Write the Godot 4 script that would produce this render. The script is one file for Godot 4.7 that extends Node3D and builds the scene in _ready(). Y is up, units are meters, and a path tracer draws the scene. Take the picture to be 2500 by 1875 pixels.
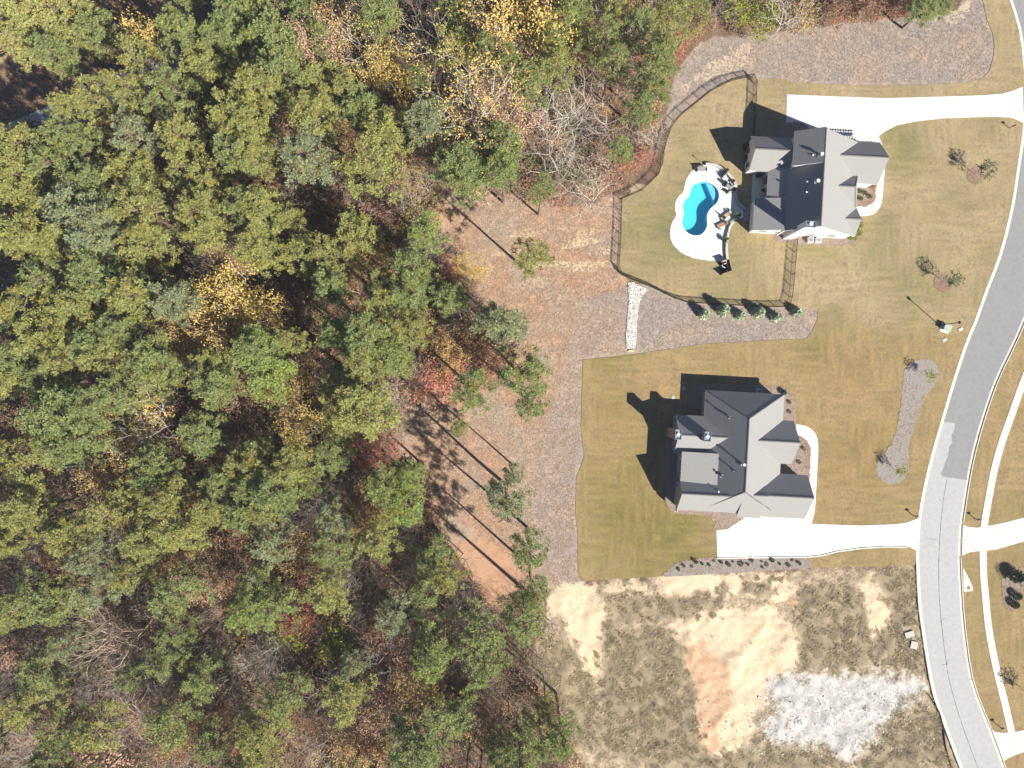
extends Node3D
# A wooded edge of a new housing street, seen straight down from 122 m.
# Plan units: 14 to the metre on the ground, origin at plan (1250, 937.5); x runs east, z runs down the plan.
const FLY := 122.0
var M := {}
var counts := {}
var rng := RandomNumberGenerator.new()
var SUN_TAN := 0.754

# ---------------------------------------------------------------- plan helpers
func P(px: float, py: float, h := 0.0) -> Vector3:      # plan point of something that stands h metres high
	var s := (1.0 - h / FLY) / 14.0
	return Vector3((px - 1250.0) * s, h, (py - 937.5) * s)

func G(px: float, py: float) -> Vector2:
	return Vector2((px - 1250.0) / 14.0, (py - 937.5) / 14.0)

func plan(a: Array) -> PackedVector2Array:
	var r := PackedVector2Array()
	for i in range(0, a.size(), 2):
		r.append(G(a[i], a[i + 1]))
	return r

func zoomed(a: Array, ox: float, oy: float, k: float) -> PackedVector2Array:   # points measured on an enlarged piece of the plan
	var r := PackedVector2Array()
	for i in range(0, a.size(), 2):
		r.append(G(ox + a[i] / k, oy + a[i + 1] / k))
	return r

func spline(p: PackedVector2Array, closed: bool, n := 5) -> PackedVector2Array:
	var r := PackedVector2Array()
	var c := p.size()
	for i in (c if closed else c - 1):
		var p0 := p[(i - 1 + c) % c] if closed or i > 0 else p[0]
		var p1 := p[i]
		var p2 := p[(i + 1) % c]
		var p3 := p[(i + 2) % c] if closed or i + 2 < c else p[c - 1]
		for j in n:
			r.append(p1.cubic_interpolate(p2, p0, p3, float(j) / n))
	if not closed:
		r.append(p[c - 1])
	return r

func walk(p: PackedVector2Array, step: float) -> PackedVector2Array:           # points at even spacing along a line
	var r := PackedVector2Array([p[0]])
	var left := step
	for i in p.size() - 1:
		var a := p[i]
		var d := a.distance_to(p[i + 1])
		while d >= left:
			a = a.move_toward(p[i + 1], left)
			d -= left
			r.append(a)
			left = step
		left -= d
	if r[r.size() - 1].distance_to(p[p.size() - 1]) > step * 0.3:
		r.append(p[p.size() - 1])
	return r

# ---------------------------------------------------------------- nodes
func numbered(called: String) -> String:
	var n: int = counts.get(called, 0)
	counts[called] = n + 1
	return called if n == 0 else "%s_%03d" % [called, n]

func tag(o: Node, label: String, category: String, group := "") -> void:
	o.set_meta("label", label)
	o.set_meta("category", category)
	if group != "":
		o.set_meta("group", group)

func thing(called: String, label: String, category: String, at := Vector3.ZERO, turn := 0.0, group := "") -> Node3D:
	var o := Node3D.new()
	o.name = numbered(called)
	add_child(o)
	o.position = at
	o.rotation.y = turn
	tag(o, label, category, group)
	return o

func part(called: String, mesh: Mesh, m: Material, parent: Node) -> MeshInstance3D:
	var o := MeshInstance3D.new()
	o.name = called
	o.mesh = mesh
	o.material_override = m
	parent.add_child(o, true)
	return o

func struct(called: String, mesh: Mesh, m: Material) -> MeshInstance3D:
	var o := MeshInstance3D.new()
	o.name = numbered(called)
	o.mesh = mesh
	o.material_override = m
	o.set_meta("kind", "structure")
	add_child(o)
	return o

func single(called: String, mesh: Mesh, m: Material, label: String, category: String, at := Vector3.ZERO, turn := 0.0, group := "") -> MeshInstance3D:
	var o := MeshInstance3D.new()
	o.name = numbered(called)
	o.mesh = mesh
	o.material_override = m
	add_child(o)
	o.position = at
	o.rotation.y = turn
	tag(o, label, category, group)
	return o

func copy_of(o: Node3D, at: Vector3, turn: float, label := "", group := "") -> Node3D:
	var c: Node3D = o.duplicate()
	c.name = numbered(String(o.name).rstrip("0123456789").trim_suffix("_"))
	add_child(c)
	c.position = at
	c.rotation.y = turn
	if label != "":
		c.set_meta("label", label)
	if group != "":
		c.set_meta("group", group)
	return c

func scatter(called: String, mesh: Mesh, m: Material, xf: Array, col: Array, label: String, category: String) -> void:
	var mm := MultiMesh.new()
	mm.transform_format = MultiMesh.TRANSFORM_3D
	mm.use_colors = true
	mm.mesh = mesh
	mm.instance_count = xf.size()
	for i in xf.size():
		mm.set_instance_transform(i, xf[i])
		mm.set_instance_color(i, col[i])
	var o := MultiMeshInstance3D.new()
	o.name = numbered(called)
	o.multimesh = mm
	o.material_override = m
	add_child(o)
	tag(o, label, category)
	o.set_meta("kind", "stuff")

# ---------------------------------------------------------------- meshes
class MB:
	var v := PackedVector3Array()
	var c := PackedColorArray()
	var uv := PackedVector2Array()
	var uv2 := PackedVector2Array()
	var nrm := PackedVector3Array()
	var col := Color(1, 1, 1)
	func tri(a: Vector3, b: Vector3, d: Vector3) -> void:
		v.append(a); v.append(b); v.append(d)
		c.append(col); c.append(col); c.append(col)
	func quad(a: Vector3, b: Vector3, d: Vector3, e: Vector3) -> void:
		tri(a, b, d)
		tri(a, d, e)
	func box(at: Vector3, size: Vector3, turn := 0.0) -> void:
		var b := Basis(Vector3.UP, turn)
		var p := []
		for i in 8:
			p.append(at + b * (Vector3((i & 1) - 0.5, ((i >> 1) & 1) - 0.5, ((i >> 2) & 1) - 0.5) * size))
		quad(p[0], p[1], p[3], p[2]); quad(p[4], p[6], p[7], p[5])
		quad(p[0], p[4], p[5], p[1]); quad(p[2], p[3], p[7], p[6])
		quad(p[0], p[2], p[6], p[4]); quad(p[1], p[5], p[7], p[3])
	func tube(a: Vector3, b: Vector3, ra: float, rb: float, n := 5, cap := false) -> void:
		var d := (b - a).normalized()
		var s := d.cross(Vector3(0.31, 0.12, 0.94)).normalized() if absf(d.z) < 0.9 else d.cross(Vector3.RIGHT).normalized()
		var t := d.cross(s)
		for i in n:
			var u0 := TAU * i / n
			var u1 := TAU * (i + 1) / n
			var e0 := s * cos(u0) + t * sin(u0)
			var e1 := s * cos(u1) + t * sin(u1)
			if rb > 0.004:
				quad(a + e0 * ra, b + e0 * rb, b + e1 * rb, a + e1 * ra)
			else:
				tri(a + e0 * ra, b, a + e1 * ra)
			if cap:
				tri(b + e0 * rb, b, b + e1 * rb)
				tri(a + e1 * ra, a, a + e0 * ra)
	func cyl(at: Vector3, r: float, h: float, n := 12) -> void:
		tube(at, at + Vector3.UP * h, r, r, n, true)
	func prism(p: PackedVector2Array, y0: float, y1: float, bottom := false) -> void:
		var t := Geometry2D.triangulate_polygon(p)
		for i in range(0, t.size(), 3):
			var a := p[t[i]]
			var b := p[t[i + 1]]
			var d := p[t[i + 2]]
			tri(Vector3(a.x, y1, a.y), Vector3(b.x, y1, b.y), Vector3(d.x, y1, d.y))
			if bottom:
				tri(Vector3(a.x, y0, a.y), Vector3(d.x, y0, d.y), Vector3(b.x, y0, b.y))
		for i in p.size():
			var a := p[i]
			var b := p[(i + 1) % p.size()]
			quad(Vector3(a.x, y0, a.y), Vector3(a.x, y1, a.y), Vector3(b.x, y1, b.y), Vector3(b.x, y0, b.y))
	func plane_uv(org: Vector2, size: Vector2, tile := 5.0) -> void:
		for p in v:
			uv.append(Vector2((p.x - org.x) / size.x, (p.z - org.y) / size.y))
			uv2.append(Vector2(p.x, p.z) / tile)
	func done() -> ArrayMesh:
		var a := []
		a.resize(Mesh.ARRAY_MAX)
		a[Mesh.ARRAY_VERTEX] = v
		a[Mesh.ARRAY_COLOR] = c
		if uv.size() == v.size():
			a[Mesh.ARRAY_TEX_UV] = uv
		if uv2.size() == v.size():
			a[Mesh.ARRAY_TEX_UV2] = uv2
		if nrm.size() == v.size():
			a[Mesh.ARRAY_NORMAL] = nrm
		var m := ArrayMesh.new()
		m.add_surface_from_arrays(Mesh.PRIMITIVE_TRIANGLES, a)
		return m

func slab(p: PackedVector2Array, y0: float, y1: float) -> ArrayMesh:
	var b := MB.new()
	b.prism(p, y0, y1)
	return b.done()

func without(p: PackedVector2Array, hole: PackedVector2Array) -> Array:        # p with a hole cut out, as pieces that have none
	var mid := Vector2.ZERO
	for q in hole:
		mid += q / hole.size()
	var r := []
	for half in [PackedVector2Array([Vector2(-300, -300), Vector2(mid.x, -300), Vector2(mid.x, 300), Vector2(-300, 300)]), PackedVector2Array([Vector2(mid.x, -300), Vector2(300, -300), Vector2(300, 300), Vector2(mid.x, 300)])]:
		for a in Geometry2D.intersect_polygons(p, half):
			for b in Geometry2D.clip_polygons(a, hole):
				r.append(b)
	return r

# ---------------------------------------------------------------- materials
func lin(r: float, g: float, b: float) -> Color:
	return Color(r, g, b).linear_to_srgb()

func mat(r: float, g: float, b: float, rough := 0.9, metal := 0.0) -> StandardMaterial3D:
	var m := StandardMaterial3D.new()
	m.albedo_color = lin(r, g, b)
	m.roughness = rough
	m.metallic = metal
	m.metallic_specular = 0.35
	return m

func noise(sd: int, freq: float, oct := 4) -> FastNoiseLite:
	var n := FastNoiseLite.new()
	n.seed = sd
	n.frequency = freq
	n.noise_type = FastNoiseLite.TYPE_SIMPLEX_SMOOTH
	n.fractal_type = FastNoiseLite.FRACTAL_FBM
	n.fractal_octaves = oct
	return n

func noise_bytes(sd: int, w: int, h: int, freq: float, oct := 4) -> PackedByteArray:
	return noise(sd, freq, oct).get_image(w, h).get_data()

func tone_tex(sd: int, size: int, freq: float, lo: float, hi: float, oct := 4, warm := 0.0) -> ImageTexture:   # a seamless grain of lighter and darker tones
	var src := noise(sd, freq, oct).get_seamless_image(size, size).get_data()
	var src2 := noise(sd + 7, freq * 3.1, 3).get_seamless_image(size, size).get_data()
	var out := PackedByteArray()
	out.resize(size * size * 3)
	for i in size * size:
		var k := lo + (hi - lo) * clampf((src[i] * 0.6 + src2[i] * 0.4) / 255.0 * 1.5 - 0.25, 0.0, 1.0)
		var t := (src2[i] / 255.0 - 0.5) * warm
		out[i * 3] = int(pow(clampf(k + t, 0, 1), 0.4545) * 255)
		out[i * 3 + 1] = int(pow(clampf(k, 0, 1), 0.4545) * 255)
		out[i * 3 + 2] = int(pow(clampf(k - t, 0, 1), 0.4545) * 255)
	var im := Image.create_from_data(size, size, false, Image.FORMAT_RGB8, out)
	return ImageTexture.create_from_image(im)

func grained(r: float, g: float, b: float, tex: Texture2D, scale: float, rough := 0.9, world := true) -> StandardMaterial3D:
	var m := mat(minf(r / 0.84, 0.95), minf(g / 0.84, 0.95), minf(b / 0.84, 0.95), rough)
	m.albedo_texture = tex
	m.uv1_triplanar = true
	m.uv1_world_triplanar = world
	m.uv1_scale = Vector3.ONE * scale
	return m

func leaf_mat(r: float, g: float, b: float, back := 0.6) -> StandardMaterial3D:
	var m := mat(r, g, b, 0.75)
	m.vertex_color_use_as_albedo = true
	m.backlight_enabled = true
	m.backlight = Color(back, back, back * 0.6)
	m.metallic_specular = 0.2
	return m

func mapped(tex: Texture2D, grain: Texture2D) -> StandardMaterial3D:
	var m := mat(1, 1, 1, 0.95)
	m.albedo_texture = tex
	m.metallic_specular = 0.15
	m.detail_enabled = true
	m.detail_albedo = grain
	m.detail_blend_mode = BaseMaterial3D.BLEND_MODE_MUL
	m.detail_uv_layer = BaseMaterial3D.DETAIL_UV_2
	return m

func make_materials() -> void:
	var g1 := tone_tex(11, 256, 0.03, 0.62, 1.0)
	var g2 := tone_tex(12, 256, 0.08, 0.55, 1.0)
	var g3 := tone_tex(13, 512, 0.012, 0.84, 1.0, 6)
	var gm := tone_tex(16, 512, 0.02, 0.5, 1.0, 5, 0.1)
	var gs := tone_tex(18, 512, 0.01, 0.8, 1.0, 6)
	var shing := tone_tex(14, 512, 0.03, 0.45, 1.0, 5, 0.08)
	M.grain = tone_tex(15, 512, 0.13, 0.6, 1.0, 3)
	M.roof = grained(0.30, 0.302, 0.308, shing, 0.35, 0.95, false)
	M.ridge = mat(0.14, 0.138, 0.14, 0.95)
	M.trim = mat(0.7, 0.7, 0.69, 0.6)
	M.wall_white = grained(0.72, 0.72, 0.71, g3, 0.3, 0.7, false)
	M.wall_grey = grained(0.33, 0.33, 0.34, g3, 0.3, 0.8, false)
	M.brick = grained(0.36, 0.31, 0.285, g2, 0.8, 0.9, false)
	M.metal_cap = mat(0.45, 0.5, 0.56, 0.3, 0.7)
	M.dark_metal = mat(0.02, 0.02, 0.022, 0.5, 0.2)
	M.white_metal = mat(0.72, 0.72, 0.72, 0.45)
	M.concrete = grained(0.66, 0.655, 0.63, g3, 0.16, 0.9)
	M.concrete_worn = grained(0.58, 0.575, 0.55, gs, 0.07, 0.9)
	M.sidewalk = grained(0.55, 0.53, 0.485, g3, 0.2, 0.9)
	M.kerb = grained(0.52, 0.50, 0.45, g3, 0.25, 0.9)
	M.asphalt = grained(0.335, 0.343, 0.355, g3, 0.13, 0.92)
	M.asphalt_dark = grained(0.21, 0.215, 0.225, g3, 0.13, 0.92)
	M.crack = mat(0.07, 0.072, 0.08, 0.9)
	M.mulch = grained(0.29, 0.24, 0.21, gm, 0.4, 0.98)
	M.straw = grained(0.29, 0.265, 0.25, gm, 0.4, 0.98)
	M.stone = grained(0.48, 0.47, 0.45, g2, 0.7, 0.9)
	M.paver = grained(0.27, 0.265, 0.26, g2, 0.7, 0.9)
	M.rock = grained(0.8, 0.8, 0.79, g2, 0.6, 0.85)
	M.rock.vertex_color_use_as_albedo = true
	M.tint = mat(1, 1, 1, 0.95)
	M.tint.vertex_color_use_as_albedo = true
	M.tint.metallic_specular = 0.15
	M.pool = mat(0.06, 0.54, 0.70, 0.6)
	M.pool_ledge = mat(0.14, 0.52, 0.70, 0.6)
	M.fence = mat(0.018, 0.016, 0.015, 0.5, 0.1)
	M.wood = grained(0.34, 0.22, 0.14, g1, 1.2, 0.8, false)
	M.plank = grained(0.13, 0.075, 0.05, g1, 1.5, 0.85, false)
	M.fabric_tan = mat(0.42, 0.31, 0.18, 0.95)
	M.fabric_red = mat(0.32, 0.17, 0.125, 0.95)
	M.fabric_grey = mat(0.24, 0.24, 0.25, 0.95)
	M.fabric_cream = mat(0.55, 0.52, 0.44, 0.95)
	M.fabric_black = mat(0.03, 0.03, 0.034, 0.9)
	M.pale_green = mat(0.34, 0.42, 0.37, 0.6)
	M.glass = mat(0.03, 0.035, 0.045, 0.08)
	M.glass.metallic_specular = 0.6
	M.bark_pine = grained(0.17, 0.12, 0.09, g1, 1.0, 0.95, false)
	M.bark_grey = grained(0.40, 0.37, 0.34, g1, 1.0, 0.95, false)
	M.bark_white = grained(0.54, 0.505, 0.465, g1, 1.0, 0.95, false)
	M.bark_tan = grained(0.46, 0.36, 0.29, g1, 1.0, 0.95, false)
	M.bark_lilac = grained(0.44, 0.375, 0.37, g1, 1.0, 0.95, false)
	var w := StandardMaterial3D.new()
	w.albedo_color = Color(0.1, 0.45, 0.6, 0.06)
	w.transparency = BaseMaterial3D.TRANSPARENCY_ALPHA
	w.roughness = 0.04
	var nt := NoiseTexture2D.new()
	nt.width = 512
	nt.height = 512
	nt.seamless = true
	nt.as_normal_map = true
	nt.bump_strength = 3.0
	nt.noise = noise(77, 0.03, 3)
	w.normal_enabled = true
	w.normal_texture = nt
	w.normal_scale = 0.5
	w.uv1_triplanar = true
	w.uv1_world_triplanar = true
	w.uv1_scale = Vector3.ONE * 0.35
	M.water = w

# ---------------------------------------------------------------- outlines of the place
var kerb_west: PackedVector2Array
var kerb_east: PackedVector2Array
var lawn_main: PackedVector2Array
var deck: PackedVector2Array
var pool: PackedVector2Array
var wood: PackedVector2Array
var lot: PackedVector2Array
var weeds := []
var road_area: PackedVector2Array
var height_map := PackedFloat32Array()

func offset_line(p: PackedVector2Array, d: float) -> PackedVector2Array:
	var r := PackedVector2Array()
	for i in p.size():
		var t := (p[mini(i + 1, p.size() - 1)] - p[maxi(i - 1, 0)]).normalized()
		r.append(p[i] + Vector2(-t.y, t.x) * d)
	return r

func band(a: PackedVector2Array, b: PackedVector2Array) -> PackedVector2Array:
	var r := a.duplicate()
	for i in b.size():
		r.append(b[b.size() - 1 - i])
	return r

func outlines() -> void:
	kerb_west = spline(plan([2440, -90, 2464, 0, 2485, 66, 2497, 150, 2501, 230, 2497, 310, 2480, 427, 2470, 494, 2447, 593, 2428, 650, 2404, 712, 2380, 780, 2358, 832, 2335, 900, 2317, 957, 2296, 1030, 2275, 1102, 2257, 1175, 2245, 1238, 2238, 1300, 2236, 1367, 2241, 1470, 2247, 1520, 2258, 1594, 2275, 1688, 2299, 1758, 2334, 1852, 2375, 1960]), false, 6)
	kerb_east = spline(plan([2560, -90, 2590, 60, 2612, 230, 2606, 330, 2594, 430, 2580, 530, 2555, 630, 2530, 715, 2500, 796, 2468, 866, 2437, 931, 2408, 1014, 2387, 1087, 2372, 1154, 2361, 1222, 2351, 1290, 2347, 1352, 2350, 1430, 2358, 1535, 2375, 1653, 2399, 1723, 2420, 1776, 2446, 1846, 2490, 1960]), false, 6)
	road_area = band(kerb_west, kerb_east)
	var lm := plan([2497, 298])
	for p in kerb_west:
		if p.y > G(0, 300).y and p.y < G(0, 1378).y:
			lm.append(p)
	lm.append_array(plan([2234, 1379, 2150, 1383, 1971, 1386, 1800, 1396, 1625, 1406, 1418, 1419, 1412, 1405, 1411, 1393, 1410, 1300, 1405, 1248, 1407, 1165, 1418, 1140, 1426, 1113, 1422, 1080, 1418, 1040, 1423, 878, 1527, 868, 1714, 840, 1870, 831, 1969, 827, 1982, 811, 1995, 780, 1998, 752, 1961, 754, 1924, 750, 1868, 750, 1782, 745, 1678, 739, 1640, 726, 1592, 702, 1550, 686, 1506, 668, 1514, 570, 1516, 483, 1540, 477, 1569, 463, 1592, 441, 1611, 418, 1618, 375, 1628, 337, 1640, 308, 1664, 280, 1697, 254, 1735, 223, 1782, 199, 1825, 188, 1851, 190, 1906, 192, 1934, 202, 2020, 205, 2114, 209, 2209, 207, 2304, 205, 2352, 202, 2395, 192, 2414, 176, 2423, 147, 2428, 114, 2423, 81, 2409, 47, 2399, 0, 2390, -60]))
	for p in kerb_west:
		if p.y > G(0, -60).y and p.y < G(0, 297).y:
			lm.append(p)
	lawn_main = lm
	deck = spline(zoomed([640, 108, 720, 112, 790, 137, 860, 187, 930, 252, 985, 322, 1002, 390, 1002, 480, 1008, 560, 1035, 615, 1085, 660, 1115, 690, 1110, 760, 1090, 800, 1030, 812, 985, 840, 940, 890, 905, 970, 882, 1060, 872, 1150, 876, 1250, 884, 1328, 745, 1332, 620, 1320, 480, 1295, 370, 1250, 280, 1190, 210, 1100, 185, 1010, 190, 920, 215, 840, 255, 775, 262, 735, 250, 690, 248, 620, 265, 560, 300, 510, 345, 465, 365, 400, 385, 320, 420, 250, 470, 190, 530, 140], 1600, 380, 5.183), true, 3)
	pool = spline(zoomed([540, 345, 600, 333, 650, 337, 720, 365, 770, 410, 797, 460, 803, 510, 795, 560, 770, 605, 730, 640, 690, 680, 665, 720, 652, 780, 655, 850, 650, 900, 620, 960, 570, 1000, 500, 1012, 430, 990, 375, 945, 345, 885, 340, 830, 350, 770, 357, 720, 345, 670, 350, 610, 380, 560, 420, 520, 440, 470, 450, 420, 480, 375], 1600, 380, 5.183), true, 3)
	wood = plan([-150, -150, 2440, -150, 2420, -60, 2330, 20, 2160, 45, 1925, 70, 1735, 80, 1680, 120, 1640, 210, 1600, 330, 1560, 420, 1500, 470, 1400, 500, 1350, 500, 1180, 475, 1080, 465, 1070, 560, 1090, 650, 1150, 680, 1190, 760, 1240, 900, 1150, 950, 1000, 980, 985, 1090, 1050, 1200, 1085, 1330, 1180, 1450, 1290, 1500, 1350, 1560, 1300, 1650, 1390, 1760, 1430, 1980, -150, 1980])
	lot = plan([1330, 1430, 1418, 1421, 1625, 1408, 1800, 1398, 1971, 1388, 2150, 1385, 2240, 1380, 2241, 1470, 2258, 1594, 2275, 1688, 2299, 1758, 2334, 1852, 2380, 1980, 1400, 1980, 1390, 1760, 1300, 1650, 1320, 1560, 1340, 1500])

# ---------------------------------------------------------------- soil: what the open ground is made of, mapped over 200 x 150 m
const CW := 400
const CH := 300
func raster(polys: Array, soften := 2) -> Image:
	var d := PackedByteArray()
	d.resize(CW * CH)
	for poly in polys:
		var lo := Vector2(1e9, 1e9)
		var hi := -lo
		for p in poly:
			lo = lo.min(p)
			hi = hi.max(p)
		for j in range(maxi(0, int((lo.y + 75) * 2)), mini(CH, int((hi.y + 75) * 2) + 2)):
			for i in range(maxi(0, int((lo.x + 100) * 2)), mini(CW, int((hi.x + 100) * 2) + 2)):
				if Geometry2D.is_point_in_polygon(Vector2((i + 0.5) / 2.0 - 100.0, (j + 0.5) / 2.0 - 75.0), poly):
					d[j * CW + i] = 255
	var im := Image.create_from_data(CW, CH, false, Image.FORMAT_L8, d)
	if soften > 1:
		im.resize(CW / soften, CH / soften, Image.INTERPOLATE_BILINEAR)
	return im

func layer(polys: Array, w: int, h: int, soften := 2) -> PackedByteArray:
	var im := raster(polys, soften)
	im.resize(w, h, Image.INTERPOLATE_BILINEAR)
	return im.get_data()

func make_ground() -> void:
	var w := 1600
	var h := 1200
	var C := func(a: Array) -> PackedVector2Array: return zoomed(a, 1200, 1300, 1.7015)
	var clearing := plan([1065, 470, 1190, 470, 1360, 495, 1450, 495, 1520, 470, 1530, 880, 1430, 880, 1425, 1430, 1200, 1450, 1090, 1340, 1040, 1210, 970, 1100, 985, 960, 1240, 940, 1200, 800, 1150, 690, 1060, 620])
	var straw := plan([1420, 730, 1530, 700, 1600, 690, 1700, 735, 2010, 735, 2000, 790, 1980, 830, 1430, 885, 1430, 1430, 1340, 1440, 1290, 1350, 1290, 1200, 1330, 1040, 1380, 900])
	var straw_north := plan([1640, 210, 1655, 166, 1690, 119, 1740, 88, 1855, 88, 1925, 74, 2067, 55, 2162, 50, 2330, 30, 2380, -40, 2440, -40, 2450, 60, 2440, 180, 2380, 215, 1860, 215, 1780, 210, 1690, 270, 1620, 320])
	var streaks := plan([1180, 560, 1300, 545, 1500, 545, 1500, 700, 1380, 705, 1300, 690, 1220, 640])
	var banks := [plan([1650, 200, 1770, 130, 1830, 95, 1835, 165, 1760, 190, 1690, 215]), plan([2150, 52, 2300, 38, 2360, 5, 2365, 40, 2320, 62, 2180, 66]), plan([1600, 440, 1560, 480, 1520, 490, 1500, 475, 1560, 430])]
	var sand := [C.call([210, 260, 360, 215, 480, 260, 470, 340, 450, 430, 440, 540, 445, 650, 400, 610, 340, 480, 320, 380, 250, 330]), C.call([740, 360, 960, 310, 1180, 330, 1270, 400, 1280, 500, 1240, 560, 1150, 620, 1120, 700, 1090, 780, 1060, 880, 960, 940, 900, 950, 860, 880, 850, 760, 820, 600, 790, 470]), C.call([1530, 220, 1600, 200, 1640, 260, 1640, 380, 1600, 460, 1570, 420, 1560, 320]), C.call([700, 180, 900, 160, 960, 230, 930, 280, 780, 270, 660, 240]), C.call([960, 170, 1240, 190, 1260, 260, 1190, 300, 1150, 260, 1000, 280]), C.call([450, 215, 620, 190, 640, 235, 500, 250]), C.call([1390, 280, 1440, 270, 1450, 380, 1400, 390])]
	var clay := [C.call([775, 440, 900, 480, 970, 560, 1000, 660, 960, 800, 920, 950, 850, 880, 830, 700, 810, 560]), C.call([1235, 260, 1290, 260, 1280, 320, 1240, 320]), plan([1100, 1330, 1180, 1300, 1270, 1330, 1290, 1440, 1230, 1500, 1180, 1480])]
	var gravel := [C.call([1150, 600, 1250, 585, 1340, 640, 1420, 600, 1600, 565, 1815, 570, 1835, 680, 1720, 690, 1640, 780, 1590, 880, 1460, 950, 1380, 920, 1260, 880, 1170, 850, 1180, 720, 1140, 680]), C.call([1700, 420, 1760, 400, 1780, 480, 1720, 490])]
	weeds = [C.call([460, 380, 720, 400, 790, 470, 830, 600, 850, 760, 900, 960, 700, 978, 480, 900, 460, 650]), C.call([470, 270, 740, 270, 960, 250, 950, 330, 760, 350, 560, 350, 470, 320]), C.call([1290, 230, 1480, 210, 1560, 330, 1600, 480, 1560, 550, 1400, 560, 1290, 540, 1260, 380]), C.call([1620, 150, 1765, 150, 1800, 560, 1660, 560, 1600, 480, 1650, 380]), C.call([1660, 740, 1850, 700, 1930, 960, 1500, 1000, 1600, 880]), C.call([900, 930, 1180, 880, 1400, 930, 1500, 978, 900, 978]), C.call([170, 480, 330, 450, 430, 640, 450, 900, 280, 900, 180, 680]), C.call([1050, 180, 1190, 200, 1190, 280, 1060, 280])]
	var corner := plan([-60, 90, 12, 95, 20, 140, 10, 155, -60, 180])
	var wet := plan([-80, 150, 60, 140, 300, 100, 420, 60, 440, 100, 300, 190, 120, 250, -80, 330])
	var covered := layer([Geometry2D.offset_polygon(lawn_main, -0.8)[0], road_area], w, h, 1)
	var L_clear := layer([clearing], w, h, 4)
	var L_straw := layer([straw, straw_north], w, h, 2)
	var L_streak := layer([streaks], w, h, 8)
	var L_bank := layer(banks, w, h, 4)
	var L_lot := layer([lot], w, h, 4)
	var L_sand := layer(sand, w, h, 4)
	var L_clay := layer(clay, w, h, 4)
	var L_gravel := layer(gravel, w, h, 8)
	var L_weed := layer(weeds, w, h, 4)
	var L_corner := layer([corner], w, h, 2)
	var n_big := noise_bytes(3, w, h, 0.012, 4)
	var n_mid := noise_bytes(4, w, h, 0.05, 4)
	var n_fine := noise_bytes(5, w, h, 0.22, 2)
	var n_str := PackedByteArray()
	var im := noise(6, 0.06, 4).get_image(w / 5, h)      # stretched east-west: rows left by mowing and grading
	im.resize(w, h, Image.INTERPOLATE_BILINEAR)
	n_str = im.get_data()
	var out := PackedByteArray()
	out.resize(w * h * 3)
	var o := 0
	for i in w * h:
		if covered[i] > 250:
			out[o] = 120; out[o + 1] = 105; out[o + 2] = 70
			o += 3
			continue
		var b := n_big[i] / 255.0
		var m := n_mid[i] / 255.0
		var f := n_fine[i] / 255.0
		var jag := (m - 0.5) * 1.1 + (f - 0.5) * 0.5
		# leaf litter of the wood, in linear tones
		var r := 0.15 + 0.11 * (m - 0.35) + 0.08 * (f - 0.5)
		var g := 0.104 + 0.07 * (m - 0.4) + 0.05 * (f - 0.5)
		var u := 0.074 + 0.045 * (m - 0.4) + 0.03 * (f - 0.5)
		var k := clampf((L_clear[i] / 255.0 - 0.5 + jag * 0.35) * 5.0 + 0.5, 0.0, 1.0)
		if k > 0.0:
			var t := 0.78 + 0.5 * (f - 0.5) + 0.4 * (m - 0.5)
			var gr := clampf(b * 2.2 - 0.75, 0.0, 1.0)
			r += k * ((0.455 - 0.05 * gr) * t - r)
			g += k * ((0.292 + 0.035 * gr) * t - g)
			u += k * ((0.20 + 0.06 * gr) * t - u)
		k = clampf((L_straw[i] / 255.0 - 0.5 + jag * 0.3) * 4.0 + 0.5, 0.0, 1.0)
		if k > 0.0:
			var t := 0.84 + 0.5 * (f - 0.5) + 0.35 * (m - 0.5)
			var wa := clampf(b * 2.4 - 0.7, 0.0, 1.0) * 0.06
			r += k * ((0.335 + wa) * t - r)
			g += k * ((0.285 + wa * 0.35) * t - g)
			u += k * ((0.262 - wa * 0.3) * t - u)
		k = L_streak[i] / 255.0 * clampf((n_str[i] / 255.0 - 0.56 + (f - 0.5) * 0.35) * 7.0, 0.0, 1.0)
		if L_bank[i] > 60:
			k = maxf(k, clampf((L_bank[i] / 255.0 - 0.6 + jag) * 2.5 + 0.3, 0.0, 0.65))
		if k > 0.0:
			r += k * (0.52 - r); g += k * (0.425 - g); u += k * (0.30 - u)
		if L_lot[i] > 20:
			k = clampf((L_lot[i] / 255.0 - 0.5 + jag * 0.3) * 4.0 + 0.5, 0.0, 1.0)
			var t := 0.75 + 0.7 * (f - 0.5) + 0.8 * (m - 0.5)
			r += k * (0.43 * t - r); g += k * (0.35 * t - g); u += k * (0.245 * t - u)
			k = clampf((L_sand[i] / 255.0 - 0.4 + jag * 0.6) * 2.6 + 0.5, 0.0, 1.0)
			t = 0.92 + 0.35 * (f - 0.5) + 0.25 * (b - 0.5)
			r += k * (0.63 * t - r); g += k * (0.505 * t - g); u += k * (0.36 * t - u)
			k = clampf((L_clay[i] / 255.0 - 0.5 + jag * 0.9) * 1.8 + 0.4, 0.0, 0.75)
			r += k * (0.50 * t - r); g += k * (0.305 * t - g); u += k * (0.19 * t - u)
			k = clampf((L_gravel[i] / 255.0 - 0.5 + jag * 0.9) * 2.0 + 0.4, 0.0, 0.92)
			t = 0.95 + 0.5 * (f - 0.5) + 0.45 * (m - 0.5)
			r += k * (0.47 * t - r); g += k * (0.465 * t - g); u += k * (0.46 * t - u)
			k = clampf((L_weed[i] / 255.0 - 0.5 + jag * 0.9) * 2.2 + 0.25, 0.0, 0.8)
			r += k * (0.255 - r); g += k * (0.212 - g); u += k * (0.14 - u)
		elif L_clay[i] > 40:
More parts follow.
